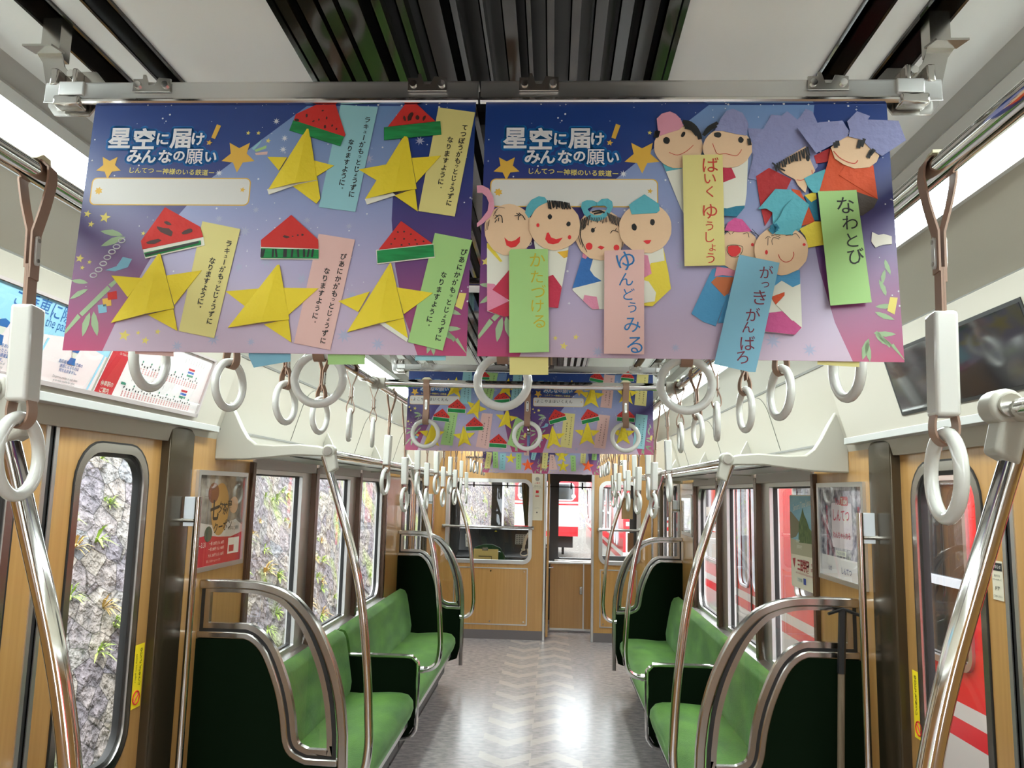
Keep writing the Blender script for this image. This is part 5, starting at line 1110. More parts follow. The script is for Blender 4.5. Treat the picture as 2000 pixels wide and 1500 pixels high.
doll('smiling paper doll with a pink hat at the top of the nearest right poster', .0010, cF,
     [('white', [(130, 480), (330, 540), (345, 985), (300, 900)]), ('turq', [(135, 500), (320, 575), (230, 590), (180, 600)])],
     (285, 385, 210, 188), [('pinkhat', [(98, 150), (140, 108), (210, 88), (260, 110), (300, 150), (328, 210), (290, 245), (200, 272), (120, 300), (105, 230)])], [(183, 337, 30, 33, .1), (325, 285, 16, 28, .5)], [],
     [('drawn_smile', REDPEN, .0008, [[(205, 440), (275, 462), (350, 432), (412, 378)]]), ('drawn_hair', INK, .0055, [[(330, 180), (380, 190), (425, 225), (455, 275), (468, 320)], [(340, 205), (390, 215), (430, 250), (462, 300)], [(350, 225), (400, 240), (440, 285)], [(95, 270), (88, 305)], [(108, 265), (98, 300)]])])
doll('paper doll with a lavender cap and a wide square smile on the nearest right poster', .0034, cF,
     [('white', [(600, 540), (882, 490), (868, 800), (852, 915), (785, 995), (640, 985)]), ('teal', [(640, 920), (700, 925), (780, 905), (853, 900), (850, 918), (785, 996), (640, 985)]), ('crimson', [(640, 545), (735, 570), (775, 660), (640, 712)])],
     (703, 408, 212, 172), [('lav', [(590, 265), (640, 165), (695, 90), (750, 75), (830, 110), (872, 180), (882, 215), (862, 305), (770, 290), (660, 265)])], [(618, 297, 33, 27, .1), (817, 340, 24, 28, 0)], [],
     [('drawn_smile', REDPEN, .0008, [[(575, 372), (592, 420), (620, 462), (690, 460), (768, 478), (800, 460), (823, 424)]]), ('drawn_hair', INK, .0045, [[(500, 300), (540, 240), (610, 200)], [(515, 285), (560, 245), (600, 225)], [(885, 340), (892, 380)]])])
doll('paper doll with a huge ragged lavender hat and spiky fringe on the nearest right poster', .0010, cG,
     [('lav', [(0, 175), (105, 180), (155, 85), (225, 92), (262, 62), (330, 118), (355, 90), (385, 45), (430, 65), (470, 155), (445, 200), (465, 430), (330, 600), (60, 520), (0, 510), (35, 370)]), ('red', [(55, 495), (140, 440), (290, 515), (255, 590), (170, 660), (165, 745), (115, 825), (85, 700)]), ('red', [(440, 360), (545, 308), (560, 380), (520, 402), (455, 412)]), ('orange', [(290, 580), (345, 592), (440, 770), (442, 806), (345, 830), (320, 700)]), ('teal', [(375, 625), (450, 600), (470, 790), (440, 790)]), ('yellow', [(375, 625), (450, 600), (455, 650), (420, 670)])],
     [(190, 440), (250, 380), (380, 300), (395, 350), (445, 465), (400, 520), (380, 612), (330, 560), (310, 520), (235, 480)], [('turq', [(370, 515), (430, 485), (510, 455), (520, 500), (470, 612), (430, 610), (395, 570)])], [(395, 380, 14, 24, 0)], [],
     [('drawn_smile', REDPEN, .0009, [[(322, 525), (350, 528), (375, 520)], [(422, 460), (425, 485)]]), ('drawn_hair', INK, .0022, hairs(175, 395, lambda f: 425-115*f, lambda f: 458-85*f, 15, 8)+[[(160, 415), (200, 445), (240, 465)]])])
doll('paper doll in an orange robe with a lavender ribbon hat, nearest right poster', .0042, cG,
     [('orange', [(545, 320), (530, 400), (468, 612), (712, 608), (858, 655), (828, 430), (700, 440), (600, 380)]), ('grey', [(700, 600), (858, 655), (830, 712), (755, 765), (728, 760)]), ('orange', [(640, 432), (820, 430), (856, 655), (700, 560), (598, 495)])],
     [(545, 315), (600, 262), (660, 240), (740, 245), (800, 280), (865, 370), (848, 410), (800, 446), (700, 454), (630, 428), (570, 388)], [('lav', [(320, 185), (470, 150), (620, 138), (662, 205), (655, 240), (560, 295), (445, 355)]), ('lav', [(745, 200), (780, 132), (990, 140), (1040, 270), (880, 375), (800, 320), (750, 265)]), ('lav', [(650, 145), (715, 78), (802, 110), (745, 198), (752, 268), (660, 245), (668, 200)])],
     [], [], [('drawn_smile', REDPEN, .0012, [[(562, 340), (600, 382), (650, 410), (700, 422), (722, 402)]]), ('drawn_hair', INK, .0050, [[(570, 290), (575, 312)], [(585, 280), (588, 300)], [(735, 275), (725, 315)], [(760, 265), (745, 305)], [(810, 340), (790, 380)], [(825, 335), (805, 360)]])])
doll('paper doll with pink cap and open scribbled red mouth on the nearest right poster', .0012, cH,
     [('sky', [(330, 500), (420, 470), (600, 500), (470, 740), (362, 1020), (250, 980), (140, 905)]), ('sky', [(470, 740), (560, 700), (500, 990), (380, 992)]), ('orange2', [(320, 620), (370, 570), (530, 575), (480, 720), (440, 748)]), ('pinkp', [(370, 480), (560, 500), (530, 570), (420, 555), (350, 570)])],
     (570, 325, 185, 192), [('rose', [(440, 150), (470, 80), (530, 38), (600, 50), (650, 110), (690, 160), (560, 165)])], [],
     [[(470, 300), (500, 288), (560, 288), (590, 315), (585, 350), (545, 388), (500, 388), (472, 350)], ell(695, 280, 14, 16)],
     [('mouth_outline', INK, .0007, [[(462, 320), (470, 292), (530, 285), (600, 300), (598, 350), (560, 392), (500, 390), (465, 350), (462, 320)]]), ('drawn_hair', INK, .0007, [[(430, 180), (460, 160), (492, 188)], [(508, 180), (525, 165)], [(610, 185), (650, 175), (662, 215)], [(680, 165), (720, 200)], [(690, 140), (750, 205)], [(672, 155), (745, 195)], [(430, 150), (445, 120)]])])
doll('crumpled paper doll with a small smile and a turquoise crown on the nearest right poster', .0038, cH,
     [('white', [(800, 570), (1125, 520), (1140, 850), (1145, 1040), (1080, 1105), (790, 1075)]), ('sky', [(860, 540), (1125, 515), (1128, 640), (1060, 670), (960, 610), (880, 670)]), ('orange', [(860, 760), (985, 715), (985, 745), (905, 830)]), ('magenta', [(820, 905), (900, 900), (960, 890), (1140, 1040), (1080, 1105), (790, 1072)]), ('white', [(905, 830), (960, 780), (1080, 980), (1050, 975)])],
     (952, 340, 248, 222), [('turq', [(870, 120), (935, 40), (985, -60), (1070, -140), (1180, -30), (1130, 140), (1090, 150), (1060, 175), (900, 150)]), ('turq', [(890, 190), (978, 45), (1065, 100), (1055, 205)])], [],
     [ell(817, 357, 13, 21), ell(1160, 287, 14, 13)],
     [('drawn_smile', REDPEN, .0009, [[(925, 378), (945, 420), (990, 447), (1040, 430), (1065, 385), (1062, 355)]]), ('drawn_hair', INK, .0007, [[(805, 235), (830, 215), (850, 225)], [(830, 225), (828, 295)], [(870, 290), (865, 250), (885, 225), (930, 240)], [(900, 210), (940, 225)], [(1050, 200), (1085, 190), (1118, 232)], [(860, 210), (900, 200), (940, 205)], [(990, 205), (1040, 200)]]), ('teal_scribble', COLS['teal'], .006, [[(855, 150), (880, 175)], [(870, 120), (900, 160)], [(895, 115), (910, 140)]])])
# big ragged turquoise sheet and yellow sleeve between the dolls
t_ = thing('paper_cutout', 'ragged turquoise paper cutout overlapping the red sleeve on the nearest right poster', 'paper craft', fn1(*cG([(240, 700)])[0], .0034), G2)
on(fn1, cG([(65, 720), (180, 585), (280, 590), (405, 690), (340, 860), (295, 900), (175, 890), (165, 850), (160, 740), (120, 715)]), .0036, .0005, COLS['turq'], 'paper', t_)
t_ = thing('paper_cutout', 'yellow paper sleeve behind the green wish strip on the nearest right poster', 'paper craft', fn1(*cG([(430, 880)])[0], .0034), G2)
on(fn1, cG([(340, 850), (440, 800), (500, 800), (500, 955), (395, 975), (380, 900)]), .0030, .0005, COLS['yellow'], 'paper', t_)
def chars(cr, l_, k=.00064): return [(c, cr([(x, y)])[0][0], -cr([(x, y)])[0][1], s_*k*1.06, ro, .002, 1) for c, x, y, s_, ro in l_]
def bigstrip(quad, cr, col, l_, label, ink, w0, extra=None):
    t_ = thing('wish_strip', label, 'paper strip', fn1(*cr(quad)[0], w0), G2); on(fn1, cr(quad), w0, .0004, TZ[col], 'paper', t_)
    writing(chars(cr, l_), lambda u, v, w_: fn1(u, -v, w0+.0008), 'handwriting', ink, t_); return t_
bigstrip([(285, 545), (585, 541), (593, 1376), (272, 1382), (270, 565)], cE, 'green', [('か', 500, 632, 32, 0), ('た', 495, 768, 28, 0), ('づ', 508, 885, 30, 0), ('け', 500, 1005, 28, 0), ('る', 515, 1130, 30, 0)], 'green wish strip with five olive hiragana on the nearest right poster', OLIVE, .0072)
bigstrip([(1040, 558), (1362, 549), (1360, 1395), (1037, 1390)], cE, 'pink', [('ゆ', 1215, 640, 42, .3), ('ん', 1215, 790, 30, 0), ('ど', 1238, 910, 26, 0), ('う', 1265, 1018, 24, 0), ('み', 1265, 1158, 34, 0), ('る', 1285, 1320, 38, 0)], 'pink wish strip with blue hiragana on the nearest right poster', BLUEI, .0078)
bigstrip([(315, 476), (657, 471), (680, 1420), (332, 1427)], cF, 'yellow', [('ば', 555, 560, 34, 0), ('い', 550, 680, 27, 0), ('く', 548, 790, 26, 0), ('ゆ', 550, 960, 34, 0), ('う', 545, 1085, 22, 0), ('し', 548, 1180, 24, 0), ('ょ', 570, 1270, 20, 0), ('う', 553, 1360, 24, 0)], 'yellow wish strip with red hiragana on the nearest right poster', REDPEN, .0068)
bigstrip([(453, 612), (708, 603), (808, 1345), (535, 1367)], cG, 'green', [('な', 635, 705, 37, 0), ('わ', 665, 820, 32, 0), ('と', 680, 935, 32, 0), ('び', 705, 1040, 34, .1)], 'green wish strip with four large black hiragana on the nearest right poster', INK, .0086)
bigstrip([(565, 385), (930, 460), (800, 1070), (712, 1452), (660, 1450), (335, 1380)], cH, 'sky', [('が', 810, 545, 27, 0), ('っ', 800, 660, 20, 0), ('き', 750, 775, 32, 0), ('が', 690, 930, 28, 0), ('ん', 645, 1045, 25, 0), ('ば', 640, 1190, 30, 0), ('ろ', 590, 1320, 28, .2)], 'sky blue wish strip with maroon hiragana hanging below the nearest right poster', MAROON, .0090)
# strips on the back of the nearest posters, peeping out below
for q, (pts, c_, lb) in enumerate((([(262, 600), (337, 604), (337, 695), (262, 690)], 'pink', 'corner of a pink strip peeping out below the nearest left poster'), ([(484, 600), (566, 600), (566, 705), (540, 709), (494, 717), (484, 695)], 'sky', 'corner of a blue strip peeping out below the nearest left poster'), ([(640, 600), (713, 600), (712, 711), (639, 711)], 'green', 'corner of a green strip peeping out below the nearest left poster'), ([(810, 600), (872, 600), (870, 703), (810, 703)], 'blue', 'end of a pale blue strip below the right end of the nearest left poster'), ([(995, 620), (1071, 620), (1071, 731), (995, 731)], 'yellow', 'end of a yellow strip below the nearest right poster, left of its middle'), ([(1598, 640), (1681, 640), (1680, 716), (1598, 711)], 'yellow', 'end of a yellow strip below the right end of the nearest right poster'))):
    t_ = thing('wish_strip', lb, 'paper strip', fn1(*full(pts)[0], -.003), 'strips on the backs of the nearest posters'); on(fn1, full(pts), -.0032, .0005, TZ[c_], 'paper', t_)

# ------------------------------------------------------------------ second and third rows
def simple_star(fn, c, R, rot, m_, label, group, w0=.0012):
    def q(a, r_): return (c[0]+r_*R*sin(rot+radians(a)), c[1]-r_*R*cos(rot+radians(a)))
    return origami_star(fn, [q(-72, 1), q(-36, .45), q(-108, .42)], [q(72, 1), q(36, .42), q(108, .45)], [q(144, 1), q(108, .3), q(190, .42)], [q(0, 1), q(36, .42), q(120, .42), q(-144, 1)], None, label, group, w0, m_)
def simple_melon(fn, c, W, rot, label, group, w0=.0012):
    def q(x, y): return (c[0]+W*(x*cos(rot)-y*sin(rot)), c[1]+W*(x*sin(rot)+y*cos(rot)))
    return melon(fn, [q(0, -.45), q(.5, 0), q(.5, .1), q(-.5, .1), q(-.5, 0)], [q(-.5, .13), q(.5, .13), q(.5, .34), q(-.5, .34)], [(*q(x, y), W*.03, W*.04) for x, y in ((-.2, -.05), (0, -.2), (.15, -.08), (.05, 0), (.3, .0), (-.32, .03))], label, group, None, w0, None, [q(-.52, .08), q(.52, .08), q(.52, .36), q(-.52, .36)])
yb, row = 3.42, 'second'
loc2, fn2 = tri_plane(yb)
def r2(pts, ox, oy, s_=.175): return [loc2(ox+x*s_, oy+y*s_) for x, y in pts]
dy2 = yb-1.0
for q, nm in ((0, 'left'), (1, 'right')):
    dup_poster(u2*q, dy2, 'star festival poster with star crafts, second row, %s' % nm)
    t_ = thing('name_label', 'handwritten nursery name on the white panel of the second row %s poster' % nm, 'writing', fn2(XL+u2*q+.05, .12)); u0 = L1(187, 205)[0]+u2*q
    on(fn2, [(u0+.02, .116), (u0+.18, .116), (u0+.18, .132), (u0+.02, .132)], .0009, .0002, PANELW, 'label_paper', t_)
    writing([(c_, u0+.030+.0175*i, -.1245, .0165, 0, .004, 1) for i, c_ in enumerate('よこやまほいくえん')], lambda u, v, w_: fn2(u, -v if False else -v, .0014), 'handwriting', INK, t_)
GR2 = 'star, watermelon and wish crafts on the second row of posters'
sz2 = (loc2(1010, 800)[0]-loc2(1000, 800)[0])/10
def R2s(l_, kind, ox, names):
    for (x, y, a, ro), lb in zip(l_, names):
        c = r2([(x, y)], ox, 700)[0]
        if kind == 's': simple_star(fn2, c, a*.175*sz2, ro, YEL, lb+', second row', GR2, .0016)
        else: simple_melon(fn2, c, a*.175*sz2, ro, lb+', second row', GR2, .0020)
R2s([(1080, 330, 130, .1), (1310, 560, 125, .35), (820, 860, 150, 0), (1180, 880, 130, -.1), (1655, 330, 120, .2), (1650, 680, 130, .1)], 's', 700, ['yellow origami star at the top of the left poster', 'yellow origami star in the middle of the left poster', 'yellow origami star behind the left ring', 'yellow origami star at the bottom middle of the left poster', 'yellow origami star at the top right of the left poster', 'yellow origami star at the right of the left poster'])
R2s([(930, 640, 180, .1), (1100, 540, 195, .05), (1295, 740, 190, -.05), (1600, 440, 170, -.1), (1560, 930, 190, .05), (1400, 195, 130, 0)], 'm', 700, ['red watermelon just right of the left strap, on the left poster', 'red watermelon at the upper left of the left poster', 'red watermelon in the lower middle of the left poster', 'red watermelon seen through the big middle ring, left poster', 'red watermelon at the bottom right of the left poster', 'red watermelon at the top edge of the left poster'])
R2s([(890, 430, 145, .05), (1280, 400, 130, .1), (460, 890, 140, -.1), (840, 850, 145, 0), (1240, 850, 135, 0)], 's', 1000, ['yellow origami star at the top middle of the right poster', 'yellow origami star behind the right strap on the right poster', 'yellow origami star at the lower left of the right poster', 'yellow origami star at the lower middle of the right poster', 'yellow origami star inside the right ring on the right poster'])
R2s([(500, 650, 190, -.3), (865, 650, 195, -.25), (1270, 640, 190, .05), (950, 215, 150, .2), (1290, 205, 140, .1)], 'm', 1000, ['red watermelon at the left of the right poster', 'red watermelon in the middle of the right poster', 'red watermelon behind the right strap on the right poster', 'red watermelon at the top edge of the right poster, left one', 'red watermelon at the top edge of the right poster, right one'])
W2 = ['けんこうですごせますように', 'なれますように。']
for (pts, ox, c_, lb) in (([(1170, 150), (1270, 150), (1255, 520), (1130, 500)], 700, 'blue', 'blue wish strip at the top of the left poster'), ([(1435, 160), (1560, 165), (1490, 480), (1380, 440)], 700, 'green', 'green wish strip seen through the big middle ring'), ([(1000, 590), (1110, 610), (1050, 975), (915, 960)], 700, 'green', 'green wish strip left of the middle on the left poster'), ([(1380, 610), (1500, 620), (1450, 1010), (1310, 985)], 700, 'pink', 'pink wish strip on the left poster'), ([(1730, 150), (1830, 160), (1810, 520), (1700, 500)], 700, 'blue', 'blue wish strip at the top right of the left poster'), ([(1760, 650), (1850, 700), (1760, 1000), (1660, 960)], 700, 'green', 'green wish strip at the right edge of the left poster'),
                      ([(1030, 180), (1150, 190), (1110, 560), (985, 545)], 1000, 'pink', 'pink wish strip at the top of the right poster'), ([(1395, 180), (1525, 180), (1495, 535), (1365, 520)], 1000, 'yellow', 'yellow wish strip at the top right of the right poster'), ([(580, 610), (705, 620), (665, 1005), (540, 985)], 1000, 'yellow', 'yellow wish strip at the lower left of the right poster'), ([(970, 625), (1095, 640), (1040, 1010), (910, 995)], 1000, 'pink', 'pink wish strip in the lower middle of the right poster'), ([(1385, 620), (1515, 635), (1475, 1015), (1345, 1000)], 1000, 'blue', 'blue wish strip at the lower right of the right poster')):
    q = r2(pts, ox, 700); A, B = lerp(q[0], q[1], .72), lerp(q[3], q[2], .72); C_, D_ = lerp(q[0], q[1], .38), lerp(q[3], q[2], .38)
    strip(fn2, q, c_, [(W2[0], lerp(A, B, .12), lerp(A, B, .9), .0088, -.1), (W2[1], lerp(C_, D_, .3), lerp(C_, D_, .85), .0088, -.1)], lb+', second row', GR2, .0012)
q = r2([(840, 1010), (905, 1020), (900, 1085), (838, 1075)], 1000, 700)
loc3, fn3 = tri_plane(7.26)
for q, nm in ((0, 'left'), (1, 'right')): dup_poster(u2*q, 6.26, 'star festival poster with stars and strips, third row, %s' % nm)
GR3 = 'star and wish crafts on the third row of posters'
def r3(pts): return [loc3(860+x*.19, 860+y*.19) for x, y in pts]
sz3 = (loc3(1010, 900)[0]-loc3(1000, 900)[0])/10
for (x, y, a, ro, mm, lb) in ((724, 185, 60, .05, YEL, 'yellow origami star on the left poster'), (900, 255, 68, -.1, ORG, 'orange origami star on the left poster'), (1248, 160, 75, 0, YEL, 'upper yellow origami star on the right poster'), (1262, 268, 66, 0, YEL, 'lower yellow origami star on the right poster'), (1515, 265, 66, .1, ORG, 'orange origami star on the right poster')):
    simple_star(fn3, r3([(x, y)])[0], a*.19*sz3, ro, mm, lb+', third row', GR3, .002)
for (pts, c_, lb) in (([(478, 118), (533, 125), (510, 292), (452, 285)], 'yellow', 'yellow wish strip at the left end'), ([(540, 115), (592, 118), (595, 288), (542, 285)], 'green', 'first green wish strip from the left'), ([(615, 135), (675, 135), (665, 305), (605, 300)], 'blue', 'pale blue wish strip on the left poster'), ([(780, 135), (835, 135), (828, 300), (778, 298)], 'green', 'green wish strip beside the left yellow star'), ([(860, 60), (915, 62), (912, 158), (858, 155)], 'pink', 'pink wish strip high in the middle'), ([(945, 105), (998, 108), (968, 205), (930, 195)], 'blue', 'turquoise wish strip left of the gap'), ([(1052, 120), (1110, 125), (1095, 292), (1042, 288)], 'yellow', 'yellow wish strip right of the gap'), ([(1125, 145), (1170, 150), (1205, 300), (1115, 305)], 'pink', 'pink wish strip on the right poster'), ([(1335, 155), (1390, 158), (1395, 318), (1345, 318)], 'green', 'green wish strip beside the right yellow stars'), ([(1445, 115), (1500, 115), (1490, 240), (1438, 235)], 'yellow', 'yellow wish strip on the right poster'), ([(1562, 115), (1612, 118), (1605, 205), (1555, 202)], 'green', 'bright green wish strip at the right end')):
    q = r3(pts); A, B = lerp(q[0], q[1], .5), lerp(q[3], q[2], .5)
    strip(fn3, q, c_, [('ねがいごと', lerp(A, B, .15), lerp(A, B, .85), .016, 0)], lb+', third row', GR3, .0012)

# ------------------------------------------------------------------ outside
GRAV = mat('gravel', srgb(118, 112, 106), .9, noise=((9, 9, 9), .2, 6, srgb(58, 54, 50)), bump=(30, .8))
o = MB().box(-40, 40, -12, 90, -1.25, -1.15).build('ground', GRAV); struct(o)
# stone bank on the left: battered wall of diamond-set stones
rk = mat('rock_wall', srgb(150, 148, 150), .75)
n = rk.node_tree.nodes; l = rk.node_tree.links; b = n['Principled BSDF']
tcn = n.new('ShaderNodeTexCoord')
t1 = n.new('ShaderNodeTexVoronoi'); t1.inputs['Scale'].default_value = 4.2; t1.inputs['Randomness'].default_value = .55
mp = n.new('ShaderNodeMapping'); mp.inputs['Rotation'].default_value = (radians(40), 0, 0); mp.inputs['Scale'].default_value = (1, 1, 1.35)
l.new(tcn.outputs['Object'], mp.inputs[0]); l.new(mp.outputs[0], t1.inputs[0])
t2 = n.new('ShaderNodeTexVoronoi'); t2.feature = 'DISTANCE_TO_EDGE'; t2.inputs['Scale'].default_value = 4.2; t2.inputs['Randomness'].default_value = .55; l.new(mp.outputs[0], t2.inputs[0])
r1 = n.new('ShaderNodeValToRGB'); l.new(t1.outputs['Color'], r1.inputs[0])
for i, (p_, c_) in enumerate(((0, (126, 122, 134)), (.35, (150, 142, 148)), (.65, (176, 168, 158)), (1, (134, 140, 150)))):
    e = r1.color_ramp.elements[i] if i < 2 else r1.color_ramp.elements.new(p_)
    e.position = p_; e.color = (*srgb(*c_), 1)
t3 = n.new('ShaderNodeTexNoise'); t3.inputs['Scale'].default_value = 11; t3.inputs['Detail'].default_value = 8; l.new(tcn.outputs['Object'], t3.inputs[0])
r3 = n.new('ShaderNodeValToRGB'); l.new(t3.outputs[0], r3.inputs[0]); r3.color_ramp.elements[0].position = .3; r3.color_ramp.elements[1].position = .7; r3.color_ramp.elements[0].color = (.32, .32, .33, 1); r3.color_ramp.elements[1].color = (1.0, .98, .95, 1)
m1 = n.new('ShaderNodeMix'); m1.data_type = 'RGBA'; m1.blend_type = 'MULTIPLY'; m1.inputs['Factor'].default_value = 1; l.new(r1.outputs[0], m1.inputs['A']); l.new(r3.outputs[0], m1.inputs['B'])
r2 = n.new('ShaderNodeValToRGB'); l.new(t2.outputs['Distance'], r2.inputs[0]); r2.color_ramp.elements[0].position = .0; r2.color_ramp.elements[1].position = .035; r2.color_ramp.elements[0].color = (.12, .11, .1, 1); r2.color_ramp.elements[1].color = (1, 1, 1, 1)
m2 = n.new('ShaderNodeMix'); m2.data_type = 'RGBA'; m2.blend_type = 'MULTIPLY'; m2.inputs['Factor'].default_value = 1; l.new(m1.outputs['Result'], m2.inputs['A']); l.new(r2.outputs[0], m2.inputs['B'])
t4 = n.new('ShaderNodeTexNoise'); t4.inputs['Scale'].default_value = 1.3; t4.inputs['Detail'].default_value = 6; l.new(tcn.outputs['Object'], t4.inputs[0])
r4 = n.new('ShaderNodeValToRGB'); l.new(t4.outputs[0], r4.inputs[0]); r4.color_ramp.elements[0].position = .56; r4.color_ramp.elements[1].position = .66; r4.color_ramp.elements[0].color = (0, 0, 0, 1); r4.color_ramp.elements[1].color = (.8, .8, .8, 1)
m3 = n.new('ShaderNodeMix'); m3.data_type = 'RGBA'; l.new(r4.outputs[0], m3.inputs['Factor']); l.new(m2.outputs['Result'], m3.inputs['A']); m3.inputs['B'].default_value = (*srgb(150, 168, 92), 1)
l.new(m3.outputs['Result'], b.inputs['Base Color'])
bp = n.new('ShaderNodeBump'); bp.inputs['Strength'].default_value = 1.0; bp.inputs['Distance'].default_value = .16; l.new(t3.outputs[0], bp.inputs['Height']); l.new(bp.outputs[0], b.inputs['Normal'])
m = MB(); NY, NZ = 125, 28; vs = []
from mathutils import noise as NO
def bank(y, s_):
    z = -1.2+s_*8.4; x = -2.75-s_*2.3+.0021*max(0, y-14)**2
    d = NO.noise(Vector((0, y*2.1, z*2.1)))*.10+NO.noise(Vector((3, y*.5, z*.5)))*.2
    return (x+d, y, z)
for i in range(NY+1):
    y = -8+i*.55 if i < 90 else 41.5+(i-90)*.9
    for j in range(NZ+1): vs.append(bank(y, j/NZ))
m.add(vs, [(i*(NZ+1)+j, (i+1)*(NZ+1)+j, (i+1)*(NZ+1)+j+1, i*(NZ+1)+j+1) for i in range(NY) for j in range(NZ)])
tag(m.build('stone_bank', rk, smooth=True, ang=60), 'grey stone retaining bank rising outside the left windows', 'retaining wall')
# weeds growing out of the bank
leafs = mat('weed_green', srgb(150, 176, 80), .7); leafd = mat('weed_dry', srgb(190, 160, 96), .8)
m = MB(); rnd = random.Random(3)
for k in range(1000):
    y = rnd.uniform(.5, 55) if k > 420 else rnd.uniform(2, 12); s_ = rnd.random()*.95
    c = Vector(bank(y, s_)); R = rnd.uniform(.07, .24); dry = rnd.random() < .3
    for q in range(22):
        a = rnd.uniform(-1.2, 1.2); e = rnd.uniform(-.2, 1.3); ln = R*rnd.uniform(.5, 1.1)
        d = Vector((cos(e)*cos(a), cos(e)*sin(a), sin(e))); side = Vector((-sin(a), cos(a), 0))*ln*.055; mid = c+d*ln*.55; tip = c+d*ln-Vector((0, 0, ln*.3))
        m.add([c-side*.5, c+side*.5, mid+side, tip, mid-side], [(0, 1, 2, 3, 4)], 1 if dry else 0)
tag(m.build('bank_weeds', [leafs, leafd], smooth=False), 'light green and dry weeds sprouting from the stone bank', 'weeds', kind='stuff')
# trees above / beyond
def tree(x, y, z, R, label):
    t_ = thing('tree', label, 'tree', (x, y, z-R*1.5), 'trees behind the trains')
    MB().tube([(x, y, -1.2), (x, y, z)], R*.08, 8).build('trunk', mat('bark', srgb(80, 66, 54), .9), t_)
    m = MB(); rr = random.Random(int(x*10+y))
    for k in range(1300):
        d = Vector((rr.gauss(0, 1), rr.gauss(0, 1), rr.gauss(0, .8))).normalized()*R*(rr.random()**.4)
        c = Vector((x, y, z))+d; u = Vector((rr.gauss(0, 1), rr.gauss(0, 1), rr.gauss(0, 1))).normalized(); v = u.cross(Vector((.3, .5, .8))).normalized(); s_ = R*.075
        m.add([c-u*s_, c-v*s_*.6, c+u*s_, c+v*s_*.6], [(0, 1, 2, 3)])
    m.build('crown', mat('leaf_green', srgb(74, 118, 56), .7, noise=((1.5, 1.5, 1.5), .2, 3, srgb(120, 158, 84))), t_, smooth=False)
tree(2.0, 72, 7, 5, 'green tree far ahead beyond the trains'); tree(9, 8, 4.5, 4, 'green tree behind the neighbouring train, nearer'); tree(10, 17, 4.5, 4.2, 'green tree behind the neighbouring train, farther'); tree(7, 45, 6, 5, 'tall tree far to the right ahead')

TRED = mat('train_red', srgb(214, 30, 42), .25, coat=.6); TWHITE = mat('train_white', srgb(204, 204, 200), .3, coat=.5); TGL = mat('train_window_dark', (.02, .028, .03), .04, coat=1); TWF = mat('train_frame_white', srgb(214, 222, 232), .3)
TUND = mat('train_underframe', (.02, .02, .02), .8)
ZS = ((-.25, .34), (.34, .465), (.465, .555), (.555, 2.45))
def train_side(t_, sx, x0, y0, y1, units, dirn, zo=0):
    """flat body side facing -x (dirn -1)"""
    w_ = .05
    f = lambda u, v, q: (x0+dirn*q, u, v+zo)
    holes = []; 
    for kind, a, b_ in units:
        holes.append(rrect(a, b_, .74, 1.80, .09) if kind == 'w' else rrect(a, b_, .62, 1.86, .12))
    plate([(y0, .555), (y1, .555), (y1, 2.42), (y0, 2.42)], holes, f, w_).build('red_side', TRED, t_)
    MB().add([f(a, b_, 0) for a, b_ in ((y0, -.3), (y1, -.3), (y1, .36), (y0, .36))]+[f(a, b_, w_) for a, b_ in ((y0, -.3), (y1, -.3), (y1, .36), (y0, .36))], [(4, 5, 6, 7), (0, 3, 2, 1), (0, 1, 5, 4), (3, 7, 6, 2), (0, 4, 7, 3), (1, 2, 6, 5)]).build('white_side', TWHITE, t_)
    def strip(z0, z1, mm, nm_, pr): MB().prism([f(y0, z0, 0), f(y1, z0, 0), f(y1, z1, 0), f(y0, z1, 0)], (dirn*(w_+pr), 0, 0)).build(nm_, mm, t_)
    strip(.36, .465, TRED, 'lower_red_stripe', 0); strip(.465, .556, TWHITE, 'upper_white_stripe', 0)
    for (kind, a, b_), h in zip(units, holes):
        e = .03 if kind == 'w' else .02
        fr = plate(off_poly(h, -.006), [off_poly(h, e)], lambda u, v, q: f(u, v, w_-.012+q), .03).build('window' if kind == 'w' else 'door_window', TWF if kind == 'd' else ALU, t_)
        MB().add([f(u, v, w_-.02) for u, v in h], [tuple(range(len(h)))]).build('pane', TGL, fr, smooth=False)
        if kind == 'w': MB().prism([f(a, 1.17, w_-.018), f(b_, 1.17, w_-.018), f(b_, 1.22, w_-.018), f(a, 1.22, w_-.018)], (dirn*.02, 0, 0)).build('sash_bar', TWF, fr)
def train_body(t_, x0, x1, y0, y1, zo=0):
    MB().prism([(x0, y0, -.3+zo), (x1, y0, -.3+zo), (x1, y0, 2.3+zo), (x1-.25, y0, 2.5+zo), ((x0+x1)/2, y0, 2.65+zo), (x0+.25, y0, 2.5+zo), (x0, y0, 2.3+zo)], (0, y1-y0, 0)).build('car_body', TRED, t_)
    MB().box(x0+.2, x1-.2, y0+.5, y1-.5, -.8+zo, -.3+zo).build('underframe', TUND, t_)
    m = MB(); yy = y0+1.8
    while yy < y1-1.5:
        for dx in (x0+.55, x1-.65): m.tube([(dx, yy, -.75+zo), (dx+.1, yy, -.75+zo)], .43, 20)
        yy += 2.1 if (yy-y0) < 3 else 6.0
    m.build('wheel', TUND, t_)
t_ = thing('neighbour_train', 'red and white train standing close outside the right windows', 'train', (3.7, 6, -1.15))
train_body(t_, 2.42, 5.0, -4, 13)
train_side(t_, 0, 2.42, -4, 13, [('w', -2.4, -1.3), ('w', .6, 1.7), ('w', 1.9, 3.0), ('d', 3.35, 3.7), ('d', 3.8, 4.15), ('w', 4.52, 5.95), ('w', 6.2, 7.66), ('d', 8.72, 9.22), ('d', 9.42, 9.90), ('w', 10.9, 12.3)], -1)
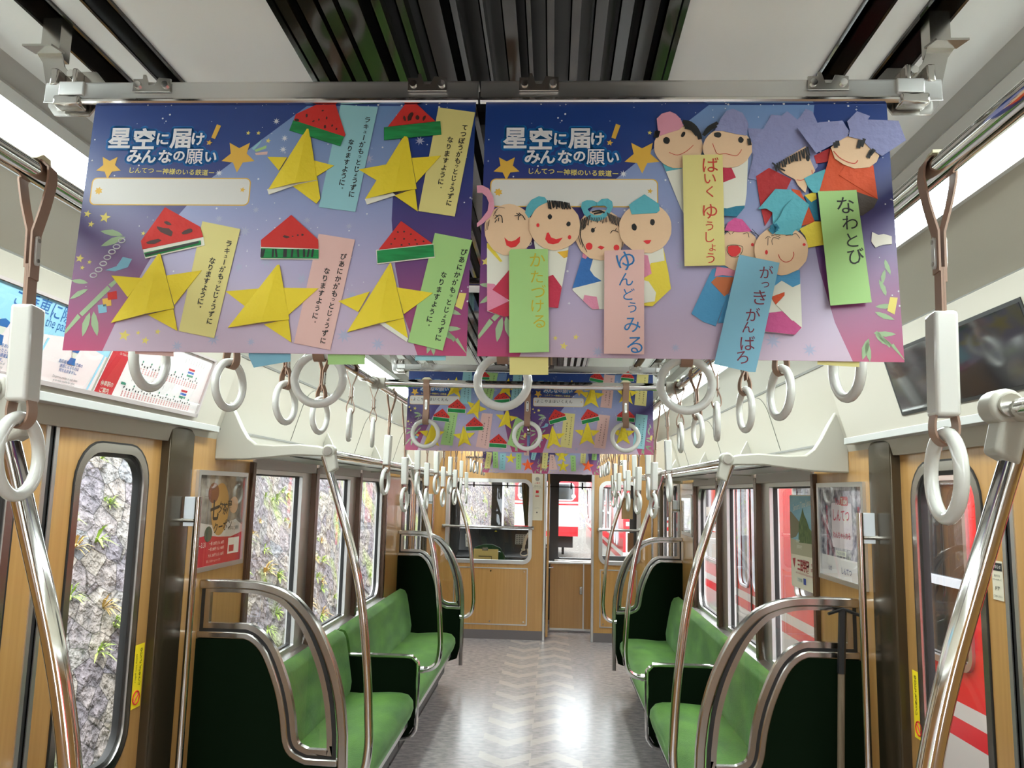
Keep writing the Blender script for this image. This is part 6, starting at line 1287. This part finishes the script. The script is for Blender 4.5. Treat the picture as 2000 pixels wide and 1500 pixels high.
for yy in (8.6, 9.32, 10.02): MB().box(2.355, 2.372, yy-.006, yy+.006, -.25, 1.98).build('door_seam', INK, t_)
# trains ahead, seen through the cab
t_ = thing('front_train', 'red and white train facing us far ahead beyond the cab doorway', 'train', (-.1, 35, -1.15))
train_body(t_, -1.45, 1.22, 34, 39, .15)
def face(x0, x1, y, zo, t_):
    f = lambda u, v, q: (u, y-q, v+zo)
    def pn(a, b_, c, d, mm, nm_, pr=.02): MB().prism([f(a, c, 0), f(b_, c, 0), f(b_, d, 0), f(a, d, 0)], (0, -pr, 0)).build(nm_, mm, t_)
    pn(x0, x1, -.15, .10, TRED, 'front_lower_red'); pn(x0, x1, .10, .98, TWHITE, 'front_white'); pn(x0, x1, .98, 1.05, TRED, 'front_red_stripe'); pn(x0, x1, 1.05, 1.13, TWHITE, 'front_white_stripe'); pn(x0, x1, 1.13, 2.4, TRED, 'front_red')
    for a, b_ in ((x0+.18, x0+.84), (x1-.84-.1, x1-.22)):
        h = rrect(a, b_, 1.22, 1.86, .1); fr = plate(off_poly(h, -.05), [h], lambda u, v, q: f(u, v, .02+q), .03).build('front_window', TWF, t_)
        MB().add([f(u, v, .03) for u, v in h], [tuple(range(len(h)))]).build('pane', TGL, fr, smooth=False)
    pn((x0+x1)/2-.32, (x0+x1)/2+.32, -.1, 1.95, mat('gangway_grey', srgb(150, 150, 150), .5), 'gangway_door', .05)
    MB().box((x0+x1)/2-.25, (x0+x1)/2+.25, y-.5, y, -.62+zo, -.3+zo).build('coupler', STEEL, t_)
    for xx in (x0+.2, x1-.2): MB().tube([f(xx, 1.36, .02), f(xx, 1.36, .08)], .09, 14).build('head_lamp', YELW, t_)
face(-1.45, 1.22, 34, .15, t_)
t_ = thing('side_train', 'red and white train receding ahead on the right of the cab doorway', 'train', (2.6, 22, -1.15))
tb = t_
train_body(t_, 1.52, 4.1, 15.5, 32)
train_side(t_, 0, 1.52, 15.5, 32, [('d', 16.6, 17.0), ('d', 17.2, 17.6), ('w', 18.4, 19.9), ('w', 20.4, 21.9), ('d', 22.7, 23.1), ('d', 23.3, 23.7), ('w', 24.4, 25.9), ('w', 26.4, 27.9), ('d', 28.8, 29.2), ('w', 30, 31.4)], -1)
face(1.52, 4.1, 15.5, 0, t_)
for x in (-.5, .57):
    tag(MB().box(x-.03, x+.03, 11, 34, -1.15, -1.0).build('track_rail', STEEL), 'steel running rail on the gravel, %s one' % ('left' if x < 0 else 'right'), 'rail')
t_ = thing('catenary_post', 'grey trackside post seen through the left windscreen', 'post', (-1.05, 17, -1.15))
MB().tube([(-1.15, 19, -1.15), (-1.15, 19, 6)], .09, 12).build('post_tube', flat('post_grey', (128, 132, 136)), t_); MB().box(-1.06, -1.02, 18.9, 19.0, -1.15, 6).build('conduit', flat('conduit_pale', (196, 206, 214)), t_)

bpy.data.objects.remove(_fo)
